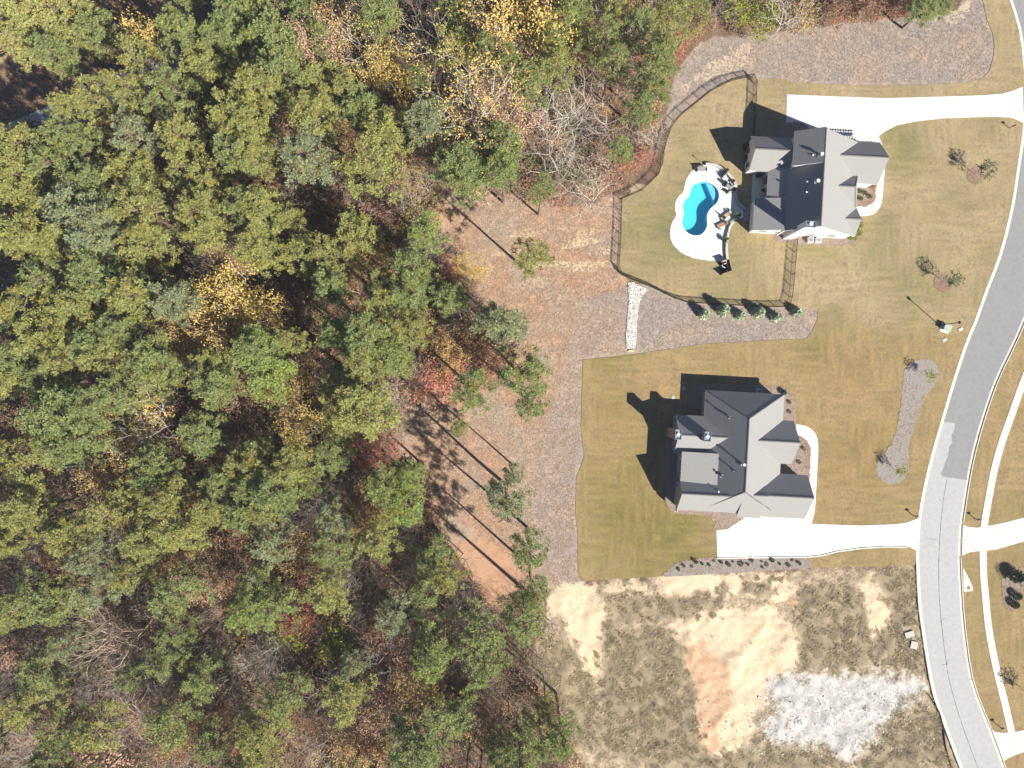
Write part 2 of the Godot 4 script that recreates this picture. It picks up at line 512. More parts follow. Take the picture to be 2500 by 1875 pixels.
			k = clampf((L_clay[i] / 255.0 - 0.4 + jag * 0.7) * 1.5, 0.0, 0.8)
			r += k * (0.42 - r); g += k * (0.255 - g); u += k * (0.17 - u)
		if L_corner[i] > 40:
			k = clampf((L_corner[i] / 255.0 - 0.4) * 4.0, 0.0, 1.0)
			r += k * (0.33 - r); g += k * (0.27 - g); u += k * (0.14 - u)
		out[o] = int(255.0 * pow(clampf(r * 1.27, 0.0, 1.0), 0.4545))
		out[o + 1] = int(255.0 * pow(clampf(g * 1.27, 0.0, 1.0), 0.4545))
		out[o + 2] = int(255.0 * pow(clampf(u * 1.27, 0.0, 1.0), 0.4545))
		o += 3
	var soil := Image.create_from_data(w, h, false, Image.FORMAT_RGB8, out)
	M.soil = mapped(ImageTexture.create_from_image(soil), M.grain)
	# relief
	var low := raster([Geometry2D.offset_polygon(road_area, 0.15)[0]], 1).get_data()
	var dug := raster([Geometry2D.offset_polygon(deck, -0.9)[0]], 1).get_data()
	var flat := raster([Geometry2D.offset_polygon(lawn_main, 0.6)[0], plan([2340, -60, 2700, -60, 2700, 1990, 2470, 1990, 2345, 1500, 2340, 1300, 2480, 830])], 1).get_data()
	var rough := raster([Geometry2D.offset_polygon(lot, -2.0)[0]], 4)
	rough.resize(CW, CH, Image.INTERPOLATE_BILINEAR)
	var rb := rough.get_data()
	var hn := noise(31, 0.09, 4)
	var hn2 := noise(32, 0.5, 3)
	height_map.resize(CW * CH)
	for j in CH:
		for i in CW:
			var at := j * CW + i
			var x := i / 2.0 - 100.0
			var z := j / 2.0 - 75.0
			var y := -0.03
			if low[at] > 0:
				y = -0.24
			elif dug[at] > 0:
				y = -2.6
			elif flat[at] == 0:
				y = -0.02 + 0.05 * hn2.get_noise_2d(x, z) + 0.03 * hn.get_noise_2d(x, z)
				var k := rb[at] / 255.0
				if k > 0.02:
					y += k * (0.75 * maxf(0.0, hn.get_noise_2d(x * 1.6, z * 1.6)) + 0.16 * hn2.get_noise_2d(x * 1.3, z * 1.3))
					# ruts left by the grader, in arcs round the two heaps
					for c in [[55.5, 40.5, 9.0], [41.0, 38.5, 7.0], [37.0, 57.0, 10.0]]:
						var rd := Vector2(x - c[0], (z - c[1]) * 1.5).length()
						y += 0.07 * sin(rd * 3.2 + 1.5 * hn.get_noise_2d(x, z)) * clampf(1.3 - rd / c[2], 0.0, 1.0) * k
			height_map[at] = y
	var g := MB.new()
	for j in CH - 1:
		for i in CW - 1:
			var at := j * CW + i
			var a := Vector3(i / 2.0 - 100.0, height_map[at], j / 2.0 - 75.0)
			var b := Vector3(a.x + 0.5, height_map[at + 1], a.z)
			var c := Vector3(a.x, height_map[at + CW], a.z + 0.5)
			var d := Vector3(b.x, height_map[at + CW + 1], c.z)
			g.tri(a, b, d)
			g.tri(a, d, c)
	# the land beyond
	var e := [-900.0, -100.0, 99.5, 900.0]
	var f2 := [-900.0, -75.0, 74.5, 900.0]
	for i in 3:
		for j in 3:
			if i == 1 and j == 1:
				continue
			g.quad(Vector3(e[i], -0.03, f2[j]), Vector3(e[i + 1], -0.03, f2[j]), Vector3(e[i + 1], -0.03, f2[j + 1]), Vector3(e[i], -0.03, f2[j + 1]))
	for p in g.v:
		var i := clampi(roundi((p.x + 100.0) * 2.0), 1, CW - 2)
		var j := clampi(roundi((p.z + 75.0) * 2.0), 1, CH - 2)
		var at := j * CW + i
		g.nrm.append(Vector3(height_map[at - 1] - height_map[at + 1], 1.0, height_map[at - CW] - height_map[at + CW]).normalized())
	g.plane_uv(Vector2(-100, -75), Vector2(200, 150), 7.0)
	struct("ground", g.done(), M.soil)

func ground_y(x: float, z: float) -> float:
	var i := clampi(int((x + 100) * 2), 0, CW - 1)
	var j := clampi(int((z + 75) * 2), 0, CH - 1)
	return height_map[j * CW + i]

# ---------------------------------------------------------------- lawns
func make_lawns() -> void:
	var w := 720
	var h := 1152
	var org := Vector2(8, -72)
	var size := Vector2(90, 144)
	var n_big := noise_bytes(41, w, h, 0.009, 3)
	var n_mid := noise_bytes(42, w, h, 0.045, 4)
	var n_fine := noise_bytes(43, w, h, 0.2, 3)
	var im := noise(44, 0.11, 4).get_image(w, h / 6)
	im.resize(w, h, Image.INTERPOLATE_BILINEAR)
	var n_v := im.get_data()
	im = noise(45, 0.11, 4).get_image(w / 6, h)
	im.resize(w, h, Image.INTERPOLATE_BILINEAR)
	var n_h := im.get_data()
	# greener and drier places, as [plan x, plan y, radius in m, green, ochre]
	var spots := [[2200, 390, 4.5, 0.75, 0.0], [2290, 560, 6, 0.5, 0.0], [1640, 560, 9, 0.4, 0.0], [1560, 580, 6, 0.5, 0.0], [1980, 610, 3.5, 0.6, 0.0], [2140, 560, 5, 0.3, 0.0], [1650, 1295, 8, 0.85, 0.0], [1600, 1380, 9, 0.45, 0.0], [1470, 1180, 7, 0.4, 0.0], [1460, 900, 6, 0.45, 0.0], [2150, 1200, 7, 0.5, 0.0], [2050, 800, 7, 0.35, 0.0], [2250, 760, 6, 0.35, 0.0], [1520, 990, 6, 0.3, 0.2], [1700, 620, 6, 0.35, 0.0], [1560, 440, 5, 0.3, 0.0], [1690, 380, 5, 0.35, 0.0], [2080, 900, 7, 0.0, 0.6], [2060, 1180, 6, 0.0, 0.8], [2060, 1000, 6, 0.0, 0.5], [1620, 930, 6, 0.0, 0.6], [1480, 1060, 6, 0.0, 0.5], [1600, 1180, 5, 0.0, 0.4], [2150, 1090, 5, 0.0, 0.6], [1900, 800, 8, 0.1, 0.4], [2040, 690, 5, -0.4, -0.2], [1960, 700, 4, -0.5, -0.2], [1700, 300, 7, -0.2, -0.1], [2420, 380, 5, -0.2, 0.0], [2400, 570, 6, -0.25, 0.1]]
	var out := PackedByteArray()
	out.resize(w * h * 3)
	var green := PackedFloat32Array()
	green.resize(90 * 144)
	var dry := green.duplicate()
	for s in spots:
		var c := G(s[0], s[1])
		for j in range(maxi(0, int(c.y - org.y - s[2] * 2)), mini(144, int(c.y - org.y + s[2] * 2))):
			for i in range(maxi(0, int(c.x - org.x - s[2] * 2)), mini(90, int(c.x - org.x + s[2] * 2))):
				var d = Vector2(i + 0.5 + org.x, j + 0.5 + org.y).distance_to(c) / s[2]
				var k := exp(-d * d)
				green[j * 90 + i] += s[3] * k
				dry[j * 90 + i] += s[4] * k
	var gi := Image.create_from_data(90, 144, false, Image.FORMAT_RF, green.to_byte_array())
	var di := Image.create_from_data(90, 144, false, Image.FORMAT_RF, dry.to_byte_array())
	gi.resize(w, h, Image.INTERPOLATE_BILINEAR)
	di.resize(w, h, Image.INTERPOLATE_BILINEAR)
	green = gi.get_data().to_float32_array()
	dry = di.get_data().to_float32_array()
	var south := G(0, 800).y
	for j in h:
		var z := org.y + size.y * j / h
		var s := clampf((z - south) / 6.0 + 0.5, 0.0, 1.0)      # the second garden is a warmer, browner turf
		for i in w:
			var at := j * w + i
			var m := n_mid[at] / 255.0 - 0.5
			var f := n_fine[at] / 255.0 - 0.5
			var way := clampf((n_big[(at + 5000) % (w * h)] / 255.0 - 0.5) * 8.0 + 0.5, 0.0, 1.0)
			var st := lerpf(n_h[at], n_v[at], way) / 255.0 - 0.5
			var gk := clampf(green[at] + (n_big[at] / 255.0 - 0.5) * 1.1 + m * 0.9 + f * 0.4 + 0.12, 0.0, 1.0)
			var dk := clampf(dry[at] + m * 0.7 + st * 0.6, 0.0, 1.0)
			var t := 1.0 + 0.5 * f + 0.35 * m + 0.38 * st
			var r := lerpf(lerpf(0.30, 0.275, s), lerpf(0.19, 0.175, s), gk)
			var g := lerpf(lerpf(0.238, 0.205, s), lerpf(0.175, 0.150, s), gk)
			var u := lerpf(lerpf(0.142, 0.108, s), lerpf(0.082, 0.054, s), gk)
			r = lerpf(r, 0.275, dk * 0.6) * t
			g = lerpf(g, 0.178, dk * 0.6) * t
			u = lerpf(u, 0.092, dk * 0.6) * t
			out[at * 3] = int(255.0 * pow(clampf(r * 1.27, 0.0, 1.0), 0.4545))
			out[at * 3 + 1] = int(255.0 * pow(clampf(g * 1.27, 0.0, 1.0), 0.4545))
			out[at * 3 + 2] = int(255.0 * pow(clampf(u * 1.27, 0.0, 1.0), 0.4545))
	M.lawn = mapped(ImageTexture.create_from_image(Image.create_from_data(w, h, false, Image.FORMAT_RGB8, out)), M.grain)
	var b := MB.new()
	for p in without(lawn_main, deck):
		b.prism(p, -0.15, 0.03)
	b.plane_uv(org, size, 4.0)
	struct("lawn", b.done(), M.lawn)
	# verge lawns across the street
	b = MB.new()
	var ve := PackedVector2Array()
	for p in kerb_east:
		if p.y > -68 and p.y < 72:
			ve.append(p)
	ve.append(Vector2(105, 71))
	ve.append(Vector2(105, -68))
	b.prism(ve, -0.15, 0.03)
	b.plane_uv(org, size, 4.0)
	struct("verge_lawn", b.done(), M.lawn)

# ---------------------------------------------------------------- street, drives, walks
func kerb(called: String, line: PackedVector2Array, side: float, gaps: Array) -> void:
	var o := Node3D.new()
	o.name = numbered(called)
	o.set_meta("kind", "structure")
	add_child(o)
	var p := walk(line, 3.05)
	for i in p.size() - 1:
		var a := p[i]
		var b := p[i + 1]
		var t := (b - a).normalized()
		var n := Vector2(-t.y, t.x) * side
		a += t * 0.012
		b -= t * 0.012
		var mid := (a + b) * 0.5
		var drop := false
		for gp in gaps:
			if mid.y > gp[0] and mid.y < gp[1]:
				drop = true
		var top := -0.02 if drop else 0.06
		var m := MB.new()      # kerb and gutter pan in one casting, rounded at the top edge
		var prof := [Vector2(0, -0.3), Vector2(0, top), Vector2(0.13, top), Vector2(0.17, top - 0.03), Vector2(0.2, -0.075), Vector2(0.62, -0.095), Vector2(0.62, -0.3)]
		for q in prof.size() - 1:
			var u0 = a + n * prof[q].x
			var u1 = a + n * prof[q + 1].x
			var w0 = b + n * prof[q].x
			var w1 = b + n * prof[q + 1].x
			m.quad(Vector3(u0.x, prof[q].y, u0.y), Vector3(u1.x, prof[q + 1].y, u1.y), Vector3(w1.x, prof[q + 1].y, w1.y), Vector3(w0.x, prof[q].y, w0.y))
		part("kerb_section", m.done(), M.kerb, o)

func slabs(called: String, outline: PackedVector2Array, cuts: Array, m: Material, top: float) -> Node3D:      # a drive cast in slabs with open joints
	var o := Node3D.new()
	o.name = numbered(called)
	o.set_meta("kind", "structure")
	add_child(o)
	var lo := -300.0
	for k in cuts.size() + 1:
		var hi: float = cuts[k] if k < cuts.size() else 300.0
		for q in Geometry2D.intersect_polygons(outline, PackedVector2Array([Vector2(lo + 0.014, -300), Vector2(hi - 0.014, -300), Vector2(hi - 0.014, 300), Vector2(lo + 0.014, 300)])):
			part("slab", slab(q, -0.12, top), m, o)
		lo = hi
	return o

func make_street() -> void:
	struct("road", slab(band(offset_line(kerb_west, -0.6), offset_line(kerb_east, 0.6)), -0.5, -0.1), M.asphalt)
	# newer, darker paving: the whole width to the north, the east lane a little further
	var dk := PackedVector2Array()
	for p in offset_line(kerb_west, -0.62):
		if p.y < G(0, 1029).y:
			dk.append(p)
	dk.append_array(plan([2304, 1029, 2333, 1034, 2331, 1050, 2324, 1062, 2326, 1080, 2318, 1092, 2318, 1108, 2311, 1124, 2298, 1159, 2304, 1164, 2362, 1172]))
	var back := offset_line(kerb_east, 0.62)
	for i in back.size():
		var p := back[back.size() - 1 - i]
		if p.y < G(0, 1172).y:
			dk.append(p)
	struct("road_resurfacing", slab(dk, -0.15, -0.092), M.asphalt_dark)
	var cr := MB.new()
	var seam := spline(plan([2313, 1170, 2304, 1220, 2297, 1290, 2293, 1360, 2293, 1430, 2297, 1500, 2306, 1580, 2318, 1660, 2340, 1740, 2364, 1810, 2390, 1880]), false, 14)
	rng.seed = 91
	for i in seam.size() - 1:
		var a := seam[i] + Vector2(rng.randf_range(-0.05, 0.05), 0)
		var t := (seam[i + 1] - a).normalized()
		var n := Vector2(-t.y, t.x) * rng.randf_range(0.02, 0.05)
		var b := seam[i + 1]
		cr.quad(Vector3(a.x - n.x, -0.094, a.y - n.y), Vector3(a.x + n.x, -0.094, a.y + n.y), Vector3(b.x + n.x, -0.094, b.y + n.y), Vector3(b.x - n.x, -0.094, b.y - n.y))
	for s in [[2270, 1316, 2290, 1318], [2292, 1220, 2300, 1222], [2296, 1518, 2310, 1508], [2300, 1624, 2318, 1620], [2310, 1622, 2316, 1612], [2318, 1092, 2330, 1088], [2311, 1110, 2322, 1104], [2326, 1064, 2334, 1070]]:
		var a := G(s[0], s[1])
		var b := G(s[2], s[3])
		var n := Vector2(-(b - a).y, (b - a).x).normalized() * 0.04
		cr.quad(Vector3(a.x - n.x, -0.088, a.y - n.y), Vector3(a.x + n.x, -0.088, a.y + n.y), Vector3(b.x + n.x * 0.3, -0.088, b.y + n.y * 0.3), Vector3(b.x - n.x * 0.3, -0.088, b.y - n.y * 0.3))
	struct("road_crack", cr.done(), M.crack)
	kerb("kerb", kerb_west, -1.0, [[G(0, 208).y, G(0, 300).y], [G(0, 1262).y, G(0, 1345).y]])
	kerb("kerb", kerb_east, 1.0, [[G(0, 1280).y, G(0, 1356).y], [G(0, 1780).y, G(0, 1856).y]])
	# the drive of the pool house, cast in slabs
	var d1 := plan([1921, 231, 2043, 236, 2162, 240, 2304, 236, 2400, 233, 2447, 229, 2471, 222, 2496, 212, 2499, 300, 2466, 287, 2423, 285, 2304, 289, 2233, 297, 2190, 306, 2162, 320, 2145, 332, 2130, 345, 1930, 345, 1919, 311])
	var xs := []
	for x in [1982, 2046, 2086, 2133.5, 2187, 2244, 2297, 2351, 2404, 2456]:
		xs.append(G(x, 0).x)
	slabs("driveway", d1, xs, M.concrete_worn, 0.075)
	# the drive of the other house
	var d2 := plan([1749, 1295, 1776, 1292, 1802, 1274, 1818, 1263, 1850, 1250, 1960, 1250, 1976, 1262, 1982, 1279, 2104, 1283, 2182, 1280, 2213, 1276, 2242, 1265, 2237, 1343, 2213, 1333, 2161, 1332, 2099, 1336, 2041, 1344, 2005, 1353, 1969, 1357, 1751, 1360])
	slabs("driveway", d2, [G(2104, 0).x], M.concrete, 0.075)
	var ek := plan([1751, 1361, 1969, 1358.5, 2005, 1355, 2041, 1345.5, 2099, 1337.5, 2161, 1333.5, 2213, 1334.5])
	struct("drive_kerb", slab(band(ek, offset_line(ek, 0.16)), -0.1, 0.2), M.concrete)
	# walks
	var w2 := spline(plan([1944, 1036, 1966, 1040, 1985, 1052, 1995, 1071, 1997, 1104, 1994, 1158, 1991, 1212, 1988, 1250, 1980, 1281]), false, 4)
	var w2i := spline(plan([1940, 1060, 1961, 1069, 1975, 1085, 1979, 1104, 1976, 1158, 1973, 1212, 1970, 1250, 1966, 1281]), false, 4)
	struct("walk", slab(band(w2, w2i), -0.1, 0.07), M.concrete)
	var w1 := spline(plan([2140, 326, 2150, 345, 2158, 380, 2159, 415, 2157, 441, 2154, 480, 2150, 500, 2143, 513, 2129, 524, 2100, 528, 2080, 527]), false, 4)
	var w1i := spline(plan([2120, 330, 2132, 350, 2139, 380, 2139, 415, 2138, 441, 2136, 478, 2133, 488, 2124, 498, 2112, 503, 2098, 504, 2080, 505]), false, 4)
	struct("walk", slab(band(w1, w1i), -0.1, 0.07), M.concrete)
	# sidewalk across the street, flag by flag
	var sl := spline(plan([2520, 900, 2500, 951, 2476, 1019, 2452, 1087, 2434, 1154, 2421, 1222, 2411, 1284, 2408, 1347, 2409, 1400, 2413, 1447, 2422, 1535, 2440, 1629, 2463, 1723, 2478, 1790]), false, 20)
	var sr := offset_line(sl, 1.22)
	var c := offset_line(sl, 0.61)
	var o := Node3D.new()
	o.name = numbered("sidewalk")
	o.set_meta("kind", "structure")
	add_child(o)
	var i0 := 0
	for i in range(1, sl.size()):
		if c[i0].distance_to(c[i]) > 1.75 or i == sl.size() - 1:
			var q := PackedVector2Array([sl[i0].lerp(sl[i], 0.01), sr[i0].lerp(sr[i], 0.01), sr[i].lerp(sr[i0], 0.01), sl[i].lerp(sl[i0], 0.01)])
			part("flagstone", slab(q, -0.1, 0.082), M.sidewalk, o)
			i0 = i
	var d3 := plan([2350, 1281, 2362, 1286, 2385, 1288, 2410, 1284, 2450, 1276, 2520, 1258, 2560, 1250, 2560, 1305, 2520, 1316, 2470, 1330, 2430, 1342, 2390, 1345, 2368, 1348, 2348, 1356])
	slabs("driveway", d3, [G(2405, 0).x, G(2432, 0).x, G(2466, 0).x], M.sidewalk, 0.07)
	var d4 := plan([2420, 1779, 2428, 1786, 2450, 1789, 2478, 1786, 2510, 1780, 2560, 1772, 2560, 1822, 2510, 1832, 2480, 1842, 2462, 1850, 2449, 1858])
	slabs("driveway", d4, [G(2462, 0).x, G(2500, 0).x], M.sidewalk, 0.07)
	# street drain apron with its cover
	var dr := thing("storm_drain", "pale concrete drain apron with round rusty cover beside the sidewalk lawn", "storm drain", P(2362, 1425))
	var ap := PackedVector2Array()
	for q in plan([2351, 1386, 2360, 1402, 2374, 1432, 2374, 1443, 2352, 1444]):
		ap.append(q - G(2362, 1425))
	part("apron", slab(ap, -0.1, 0.07), M.sidewalk, dr)
	var cv := MB.new()
	cv.cyl(Vector3(0.14, 0.06, 0.7), 0.3, 0.025, 16)
	part("cover", cv.done(), mat(0.22, 0.10, 0.07, 0.8), dr)
	# the shaded concrete lane in the north-west wood
	var ln := plan([-60, 340, 15, 305, 126, 255, 166, 237, 290, 180, 430, 110, 452, 160, 320, 235, 200, 300, 121, 340, 60, 372, -60, 420])
	slabs("lane", ln, [G(60, 0).x, G(120, 0).x, G(200, 0).x, G(300, 0).x], M.sidewalk, 0.05)

var bed_areas := []
func bed(called: String, outline: PackedVector2Array, m: Material, top := 0.055) -> void:
	bed_areas.append(outline)
	struct(called, slab(outline, -0.05, top), m)

func make_beds() -> void:
	bed("mulch_bed", spline(zoomed([1685, 200, 1730, 187, 1775, 190, 1805, 220, 1810, 260, 1790, 310, 1750, 360, 1725, 410, 1705, 480, 1690, 530, 1672, 580, 1668, 640, 1670, 690, 1655, 740, 1620, 768, 1580, 773, 1540, 755, 1520, 720, 1520, 680, 1545, 640, 1585, 590, 1610, 530, 1625, 450, 1635, 380, 1643, 300, 1650, 240], 1350, 780, 1.9235), true, 3), M.straw)
	for c in [[2379, 430, 17.0], [2302, 690, 21.0]]:
		var ring := PackedVector2Array()
		for k in 14:
			var q := G(c[0], c[1])
			ring.append(q + Vector2.from_angle(TAU * k / 14) * c[2] / 14.0 * (1.0 + 0.08 * sin(k * 2.3)))
		bed("mulch_ring", ring, M.straw)
	bed("mulch_bed", spline(plan([1869, 942, 1890, 942, 1915, 947, 1931, 956, 1941, 974, 1943, 1000, 1942, 1030, 1900, 1032, 1880, 1000, 1700, 1000, 1690, 950, 1740, 938]), true, 3), M.mulch)
	bed("mulch_bed", spline(plan([1941, 1060, 1960, 1069, 1974, 1085, 1978, 1104, 1976, 1158, 1974, 1200, 1900, 1200, 1900, 1075]), true, 3), M.mulch)
	bed("mulch_bed", spline(plan([1628, 1040, 1626, 1215, 1633, 1237, 1646, 1252, 1690, 1256, 1728, 1259, 1744, 1275, 1749, 1293, 1774, 1291, 1800, 1276, 1816, 1263, 1810, 1230, 1700, 1220, 1670, 1100]), true, 3), M.mulch)
	bed("mulch_bed", spline(plan([1625, 1408, 1628, 1396, 1645, 1380, 1675, 1368, 1720, 1362, 1751, 1361.5, 1860, 1360, 1960, 1359, 1971, 1366, 1975, 1385, 1890, 1392, 1760, 1400]), true, 3), M.straw)
	bed("mulch_bed", spline(plan([1885, 560, 1888, 577, 1900, 588, 1952, 596, 2033, 600, 2079, 597, 2095, 588, 2106, 570, 2108, 541, 2100, 527, 2060, 530, 2000, 550]), true, 3), M.mulch)
	bed("mulch_bed", plan([2070, 440, 2138, 440, 2137, 478, 2133, 489, 2124, 498, 2112, 503, 2080, 505]), M.mulch)
	bed("mulch_bed", spline(plan([1880, 345, 1890, 325, 1912, 304, 1935, 299, 1958, 303, 1975, 315, 1980, 350, 1930, 370]), true, 3), M.mulch, 0.085)
	bed("mulch_bed", spline(plan([2447, 1412, 2460, 1404, 2478, 1390, 2510, 1386, 2520, 1430, 2490, 1455, 2487, 1472, 2482, 1484, 2472, 1490, 2460, 1489, 2452, 1478, 2447, 1445]), true, 3), M.straw)

# ---------------------------------------------------------------- houses (own axes: x along the fronts, z down the plan)
func roof_face(b: MB, under: MB, pts: Array) -> void:      # one slope, laid in overlapping courses of shingles
	var n: Vector3 = (pts[1] - pts[0]).cross(pts[2] - pts[0]).normalized()
	if n.y < 0:
		n = -n
	var t := (Vector3.UP - n * n.y).normalized()
	var s := t.cross(n)
	var o: Vector3 = pts[0]
	var poly := PackedVector2Array()
	var lo := 1e9
	var hi := -1e9
	var sl := 1e9
	var sh := -1e9
	for p in pts:
		var q := Vector2((p - o).dot(s), (p - o).dot(t))
		poly.append(q)
		lo = minf(lo, q.y); hi = maxf(hi, q.y); sl = minf(sl, q.x); sh = maxf(sh, q.x)
	var d := 0.24
	var lift := 0.013
	var y := lo
	while y < hi - 0.01:
		for strip in Geometry2D.intersect_polygons(poly, PackedVector2Array([Vector2(sl - 1, y), Vector2(sh + 1, y), Vector2(sh + 1, y + d), Vector2(sl - 1, y + d)])):
			var up := []
			for q in strip:
				up.append(o + s * q.x + t * q.y + n * (0.02 + lift * (1.0 - (q.y - y) / d)))
			var idx := Geometry2D.triangulate_polygon(strip)
			for i in range(0, idx.size(), 3):
				b.tri(up[idx[i]], up[idx[i + 1]], up[idx[i + 2]])
			for i in strip.size():
				var q0 := strip[i]
				var q1 := strip[(i + 1) % strip.size()]
				if absf(q0.y - y) < 0.002 and absf(q1.y - y) < 0.002:
					b.quad(up[i], up[(i + 1) % strip.size()], up[(i + 1) % strip.size()] - n * lift, up[i] - n * lift)
		y += d
	var drop := Vector3.DOWN * 0.2
	for i in pts.size():
		var p: Vector3 = pts[i]
		var q: Vector3 = pts[(i + 1) % pts.size()]
		under.quad(p + n * 0.015, q + n * 0.015, q + drop, p + drop)
	for i in range(1, pts.size() - 1):
		under.tri(pts[0] + drop, pts[i] + drop, pts[i + 1] + drop)

func cap_line(b: MB, a: Vector3, e: Vector3, w := 0.15) -> void:
	var d := (e - a).normalized()
	var s := d.cross(Vector3.UP).normalized() * w
	var up := Vector3.UP * 0.07
	b.quad(a + up, e + up, e + s - up * 0.6, a + s - up * 0.6)
	b.quad(a + up, a - s - up * 0.6, e - s - up * 0.6, e + up)

func at_axis(axis: int, a: float, c: float, h: float) -> Vector3:
	return Vector3(a, h, c) if axis == 0 else Vector3(c, h, a)

# ridge along the axis from a0 to a1 at c; eaves at e0/h0 and e1/h1; hip0/hip1 = length of a hipped end, 0 for a gable
func wing(house: Node3D, axis: int, a0: float, a1: float, c: float, hr: float, e0: float, h0: float, e1: float, h1: float, hip0: float, hip1: float, wall_m: Material) -> void:
	var T := at_axis
	var rb := MB.new()
	var ub := MB.new()
	var cb := MB.new()
	var r0: Vector3 = at_axis(axis, a0 + hip0, c, hr)
	var r1: Vector3 = at_axis(axis, a1 - hip1, c, hr)
	var p00 := at_axis(axis, a0, e0, h0)
	var p10 := at_axis(axis, a1, e0, h0)
	var p01 := at_axis(axis, a0, e1, h1)
	var p11 := at_axis(axis, a1, e1, h1)
	roof_face(rb, ub, [p00, p10, r1, r0])
	roof_face(rb, ub, [p01, p11, r1, r0])
	if hip0 > 0:
		roof_face(rb, ub, [p00, p01, r0])
		cap_line(cb, p00, r0); cap_line(cb, p01, r0)
	if hip1 > 0:
		roof_face(rb, ub, [p10, p11, r1])
		cap_line(cb, p10, r1); cap_line(cb, p11, r1)
	cap_line(cb, r0, r1)
	var roof := part("roof", rb.done(), M.roof, house)
	part("ridge_cap", cb.done(), M.ridge, roof)
	part("fascia", ub.done(), M.trim, roof)
	# walls under it
	var i0 := 0.35 if e0 < c else -0.35
	var w0 := e0 + i0
	var w1 := e1 - i0
	var y0 := h0 + (hr - h0) * 0.35 / absf(c - e0) - 0.24
	var y1 := h1 + (hr - h1) * 0.35 / absf(c - e1) - 0.24
	var wb := MB.new()
	var b0 := a0 + 0.3
	var b1 := a1 - 0.3
	for side in [[w0, y0], [w1, y1]]:
		wb.quad(at_axis(axis, b0, side[0], -0.2), at_axis(axis, b1, side[0], -0.2), at_axis(axis, b1, side[0], minf(side[1], h0 if hip0 > 0 else 99.0)), at_axis(axis, b0, side[0], minf(side[1], h0 if hip0 > 0 else 99.0)))
	for e in [[b0, hip0], [b1, hip1]]:
		var top0 := minf(y0, h0 - 0.05) if e[1] > 0 else y0
		var top1 := minf(y1, h1 - 0.05) if e[1] > 0 else y1
		wb.quad(at_axis(axis, e[0], w0, -0.2), at_axis(axis, e[0], w1, -0.2), at_axis(axis, e[0], w1, top1), at_axis(axis, e[0], w0, top0))
		if e[1] <= 0:
			wb.tri(at_axis(axis, e[0], w0, top0), at_axis(axis, e[0], w1, top1), at_axis(axis, e[0], c, hr - 0.25))
	part("wall", wb.done(), wall_m, house)

# a single slope from u0/h0 to u1/h1
func lean_to(house: Node3D, u0: float, h0: float, u1: float, h1: float, v0: float, v1: float, wall_m: Material, open := false) -> void:
	var rb := MB.new()
	var ub := MB.new()
	roof_face(rb, ub, [Vector3(u0, h0, v0), Vector3(u0, h0, v1), Vector3(u1, h1, v1), Vector3(u1, h1, v0)])
	var roof := part("roof", rb.done(), M.roof, house)
	part("fascia", ub.done(), M.trim, roof)
	var wb := MB.new()
	if open:
		for v in [v0 + 0.4, (v0 + v1) / 2, v1 - 0.4]:
			var pb := MB.new()
			pb.box(Vector3(u0 + 0.35, h0 / 2 - 0.1, v), Vector3(0.25, h0 - 0.1, 0.25))
			part("porch_post", pb.done(), M.trim, house)
	else:
		wb.quad(Vector3(u0 + 0.3, -0.2, v0 + 0.2), Vector3(u0 + 0.3, -0.2, v1 - 0.3), Vector3(u0 + 0.3, h0 - 0.1, v1 - 0.3), Vector3(u0 + 0.3, h0 - 0.1, v0 + 0.2))
		for v in [v0 + 0.2, v1 - 0.3]:
			wb.quad(Vector3(u0 + 0.3, -0.2, v), Vector3(u1, -0.2, v), Vector3(u1, h1 - 0.2, v), Vector3(u0 + 0.3, h0 - 0.1, v))
		part("wall", wb.done(), wall_m, house)

func vent_pipe(house: Node3D, u: float, v: float, y: float, tall: float, r: float, m: Material) -> void:
	var b := MB.new()
	b.cyl(Vector3(u, y - 0.6, v), r, tall + 0.6, 10)
	b.cyl(Vector3(u, y + tall - 0.02, v), r * 1.7, 0.09, 10)
	var o := part("vent_pipe", b.done(), m, house)
	var f := MB.new()
	f.box(Vector3(u, y - 0.02, v), Vector3(r * 5, 0.05, r * 5))
	part("flashing", f.done(), M.metal_cap, o)

func window(house: Node3D, at: Vector3, wide: float, tall: float, turn: float) -> void:      # turn 0: faces z
	var b := MB.new()
	var q := Basis(Vector3.UP, turn)
	for s in [-1, 1]:
		b.box(at + q * Vector3(s * (wide / 2 + 0.04), 0, 0.03), Vector3(0.09, tall + 0.16, 0.08), turn)
		b.box(at + q * Vector3(0, s * (tall / 2 + 0.04), 0.032), Vector3(wide, 0.085, 0.08), turn)
	b.box(at + q * Vector3(0, 0, 0.03), Vector3(wide, 0.05, 0.05), turn)
	var w := part("window", b.done(), M.trim, house)
	var p := MB.new()
	p.box(at + q * Vector3(0, 0, 0.012), Vector3(wide, tall, 0.02), turn)
	part("pane", p.done(), M.glass, w)

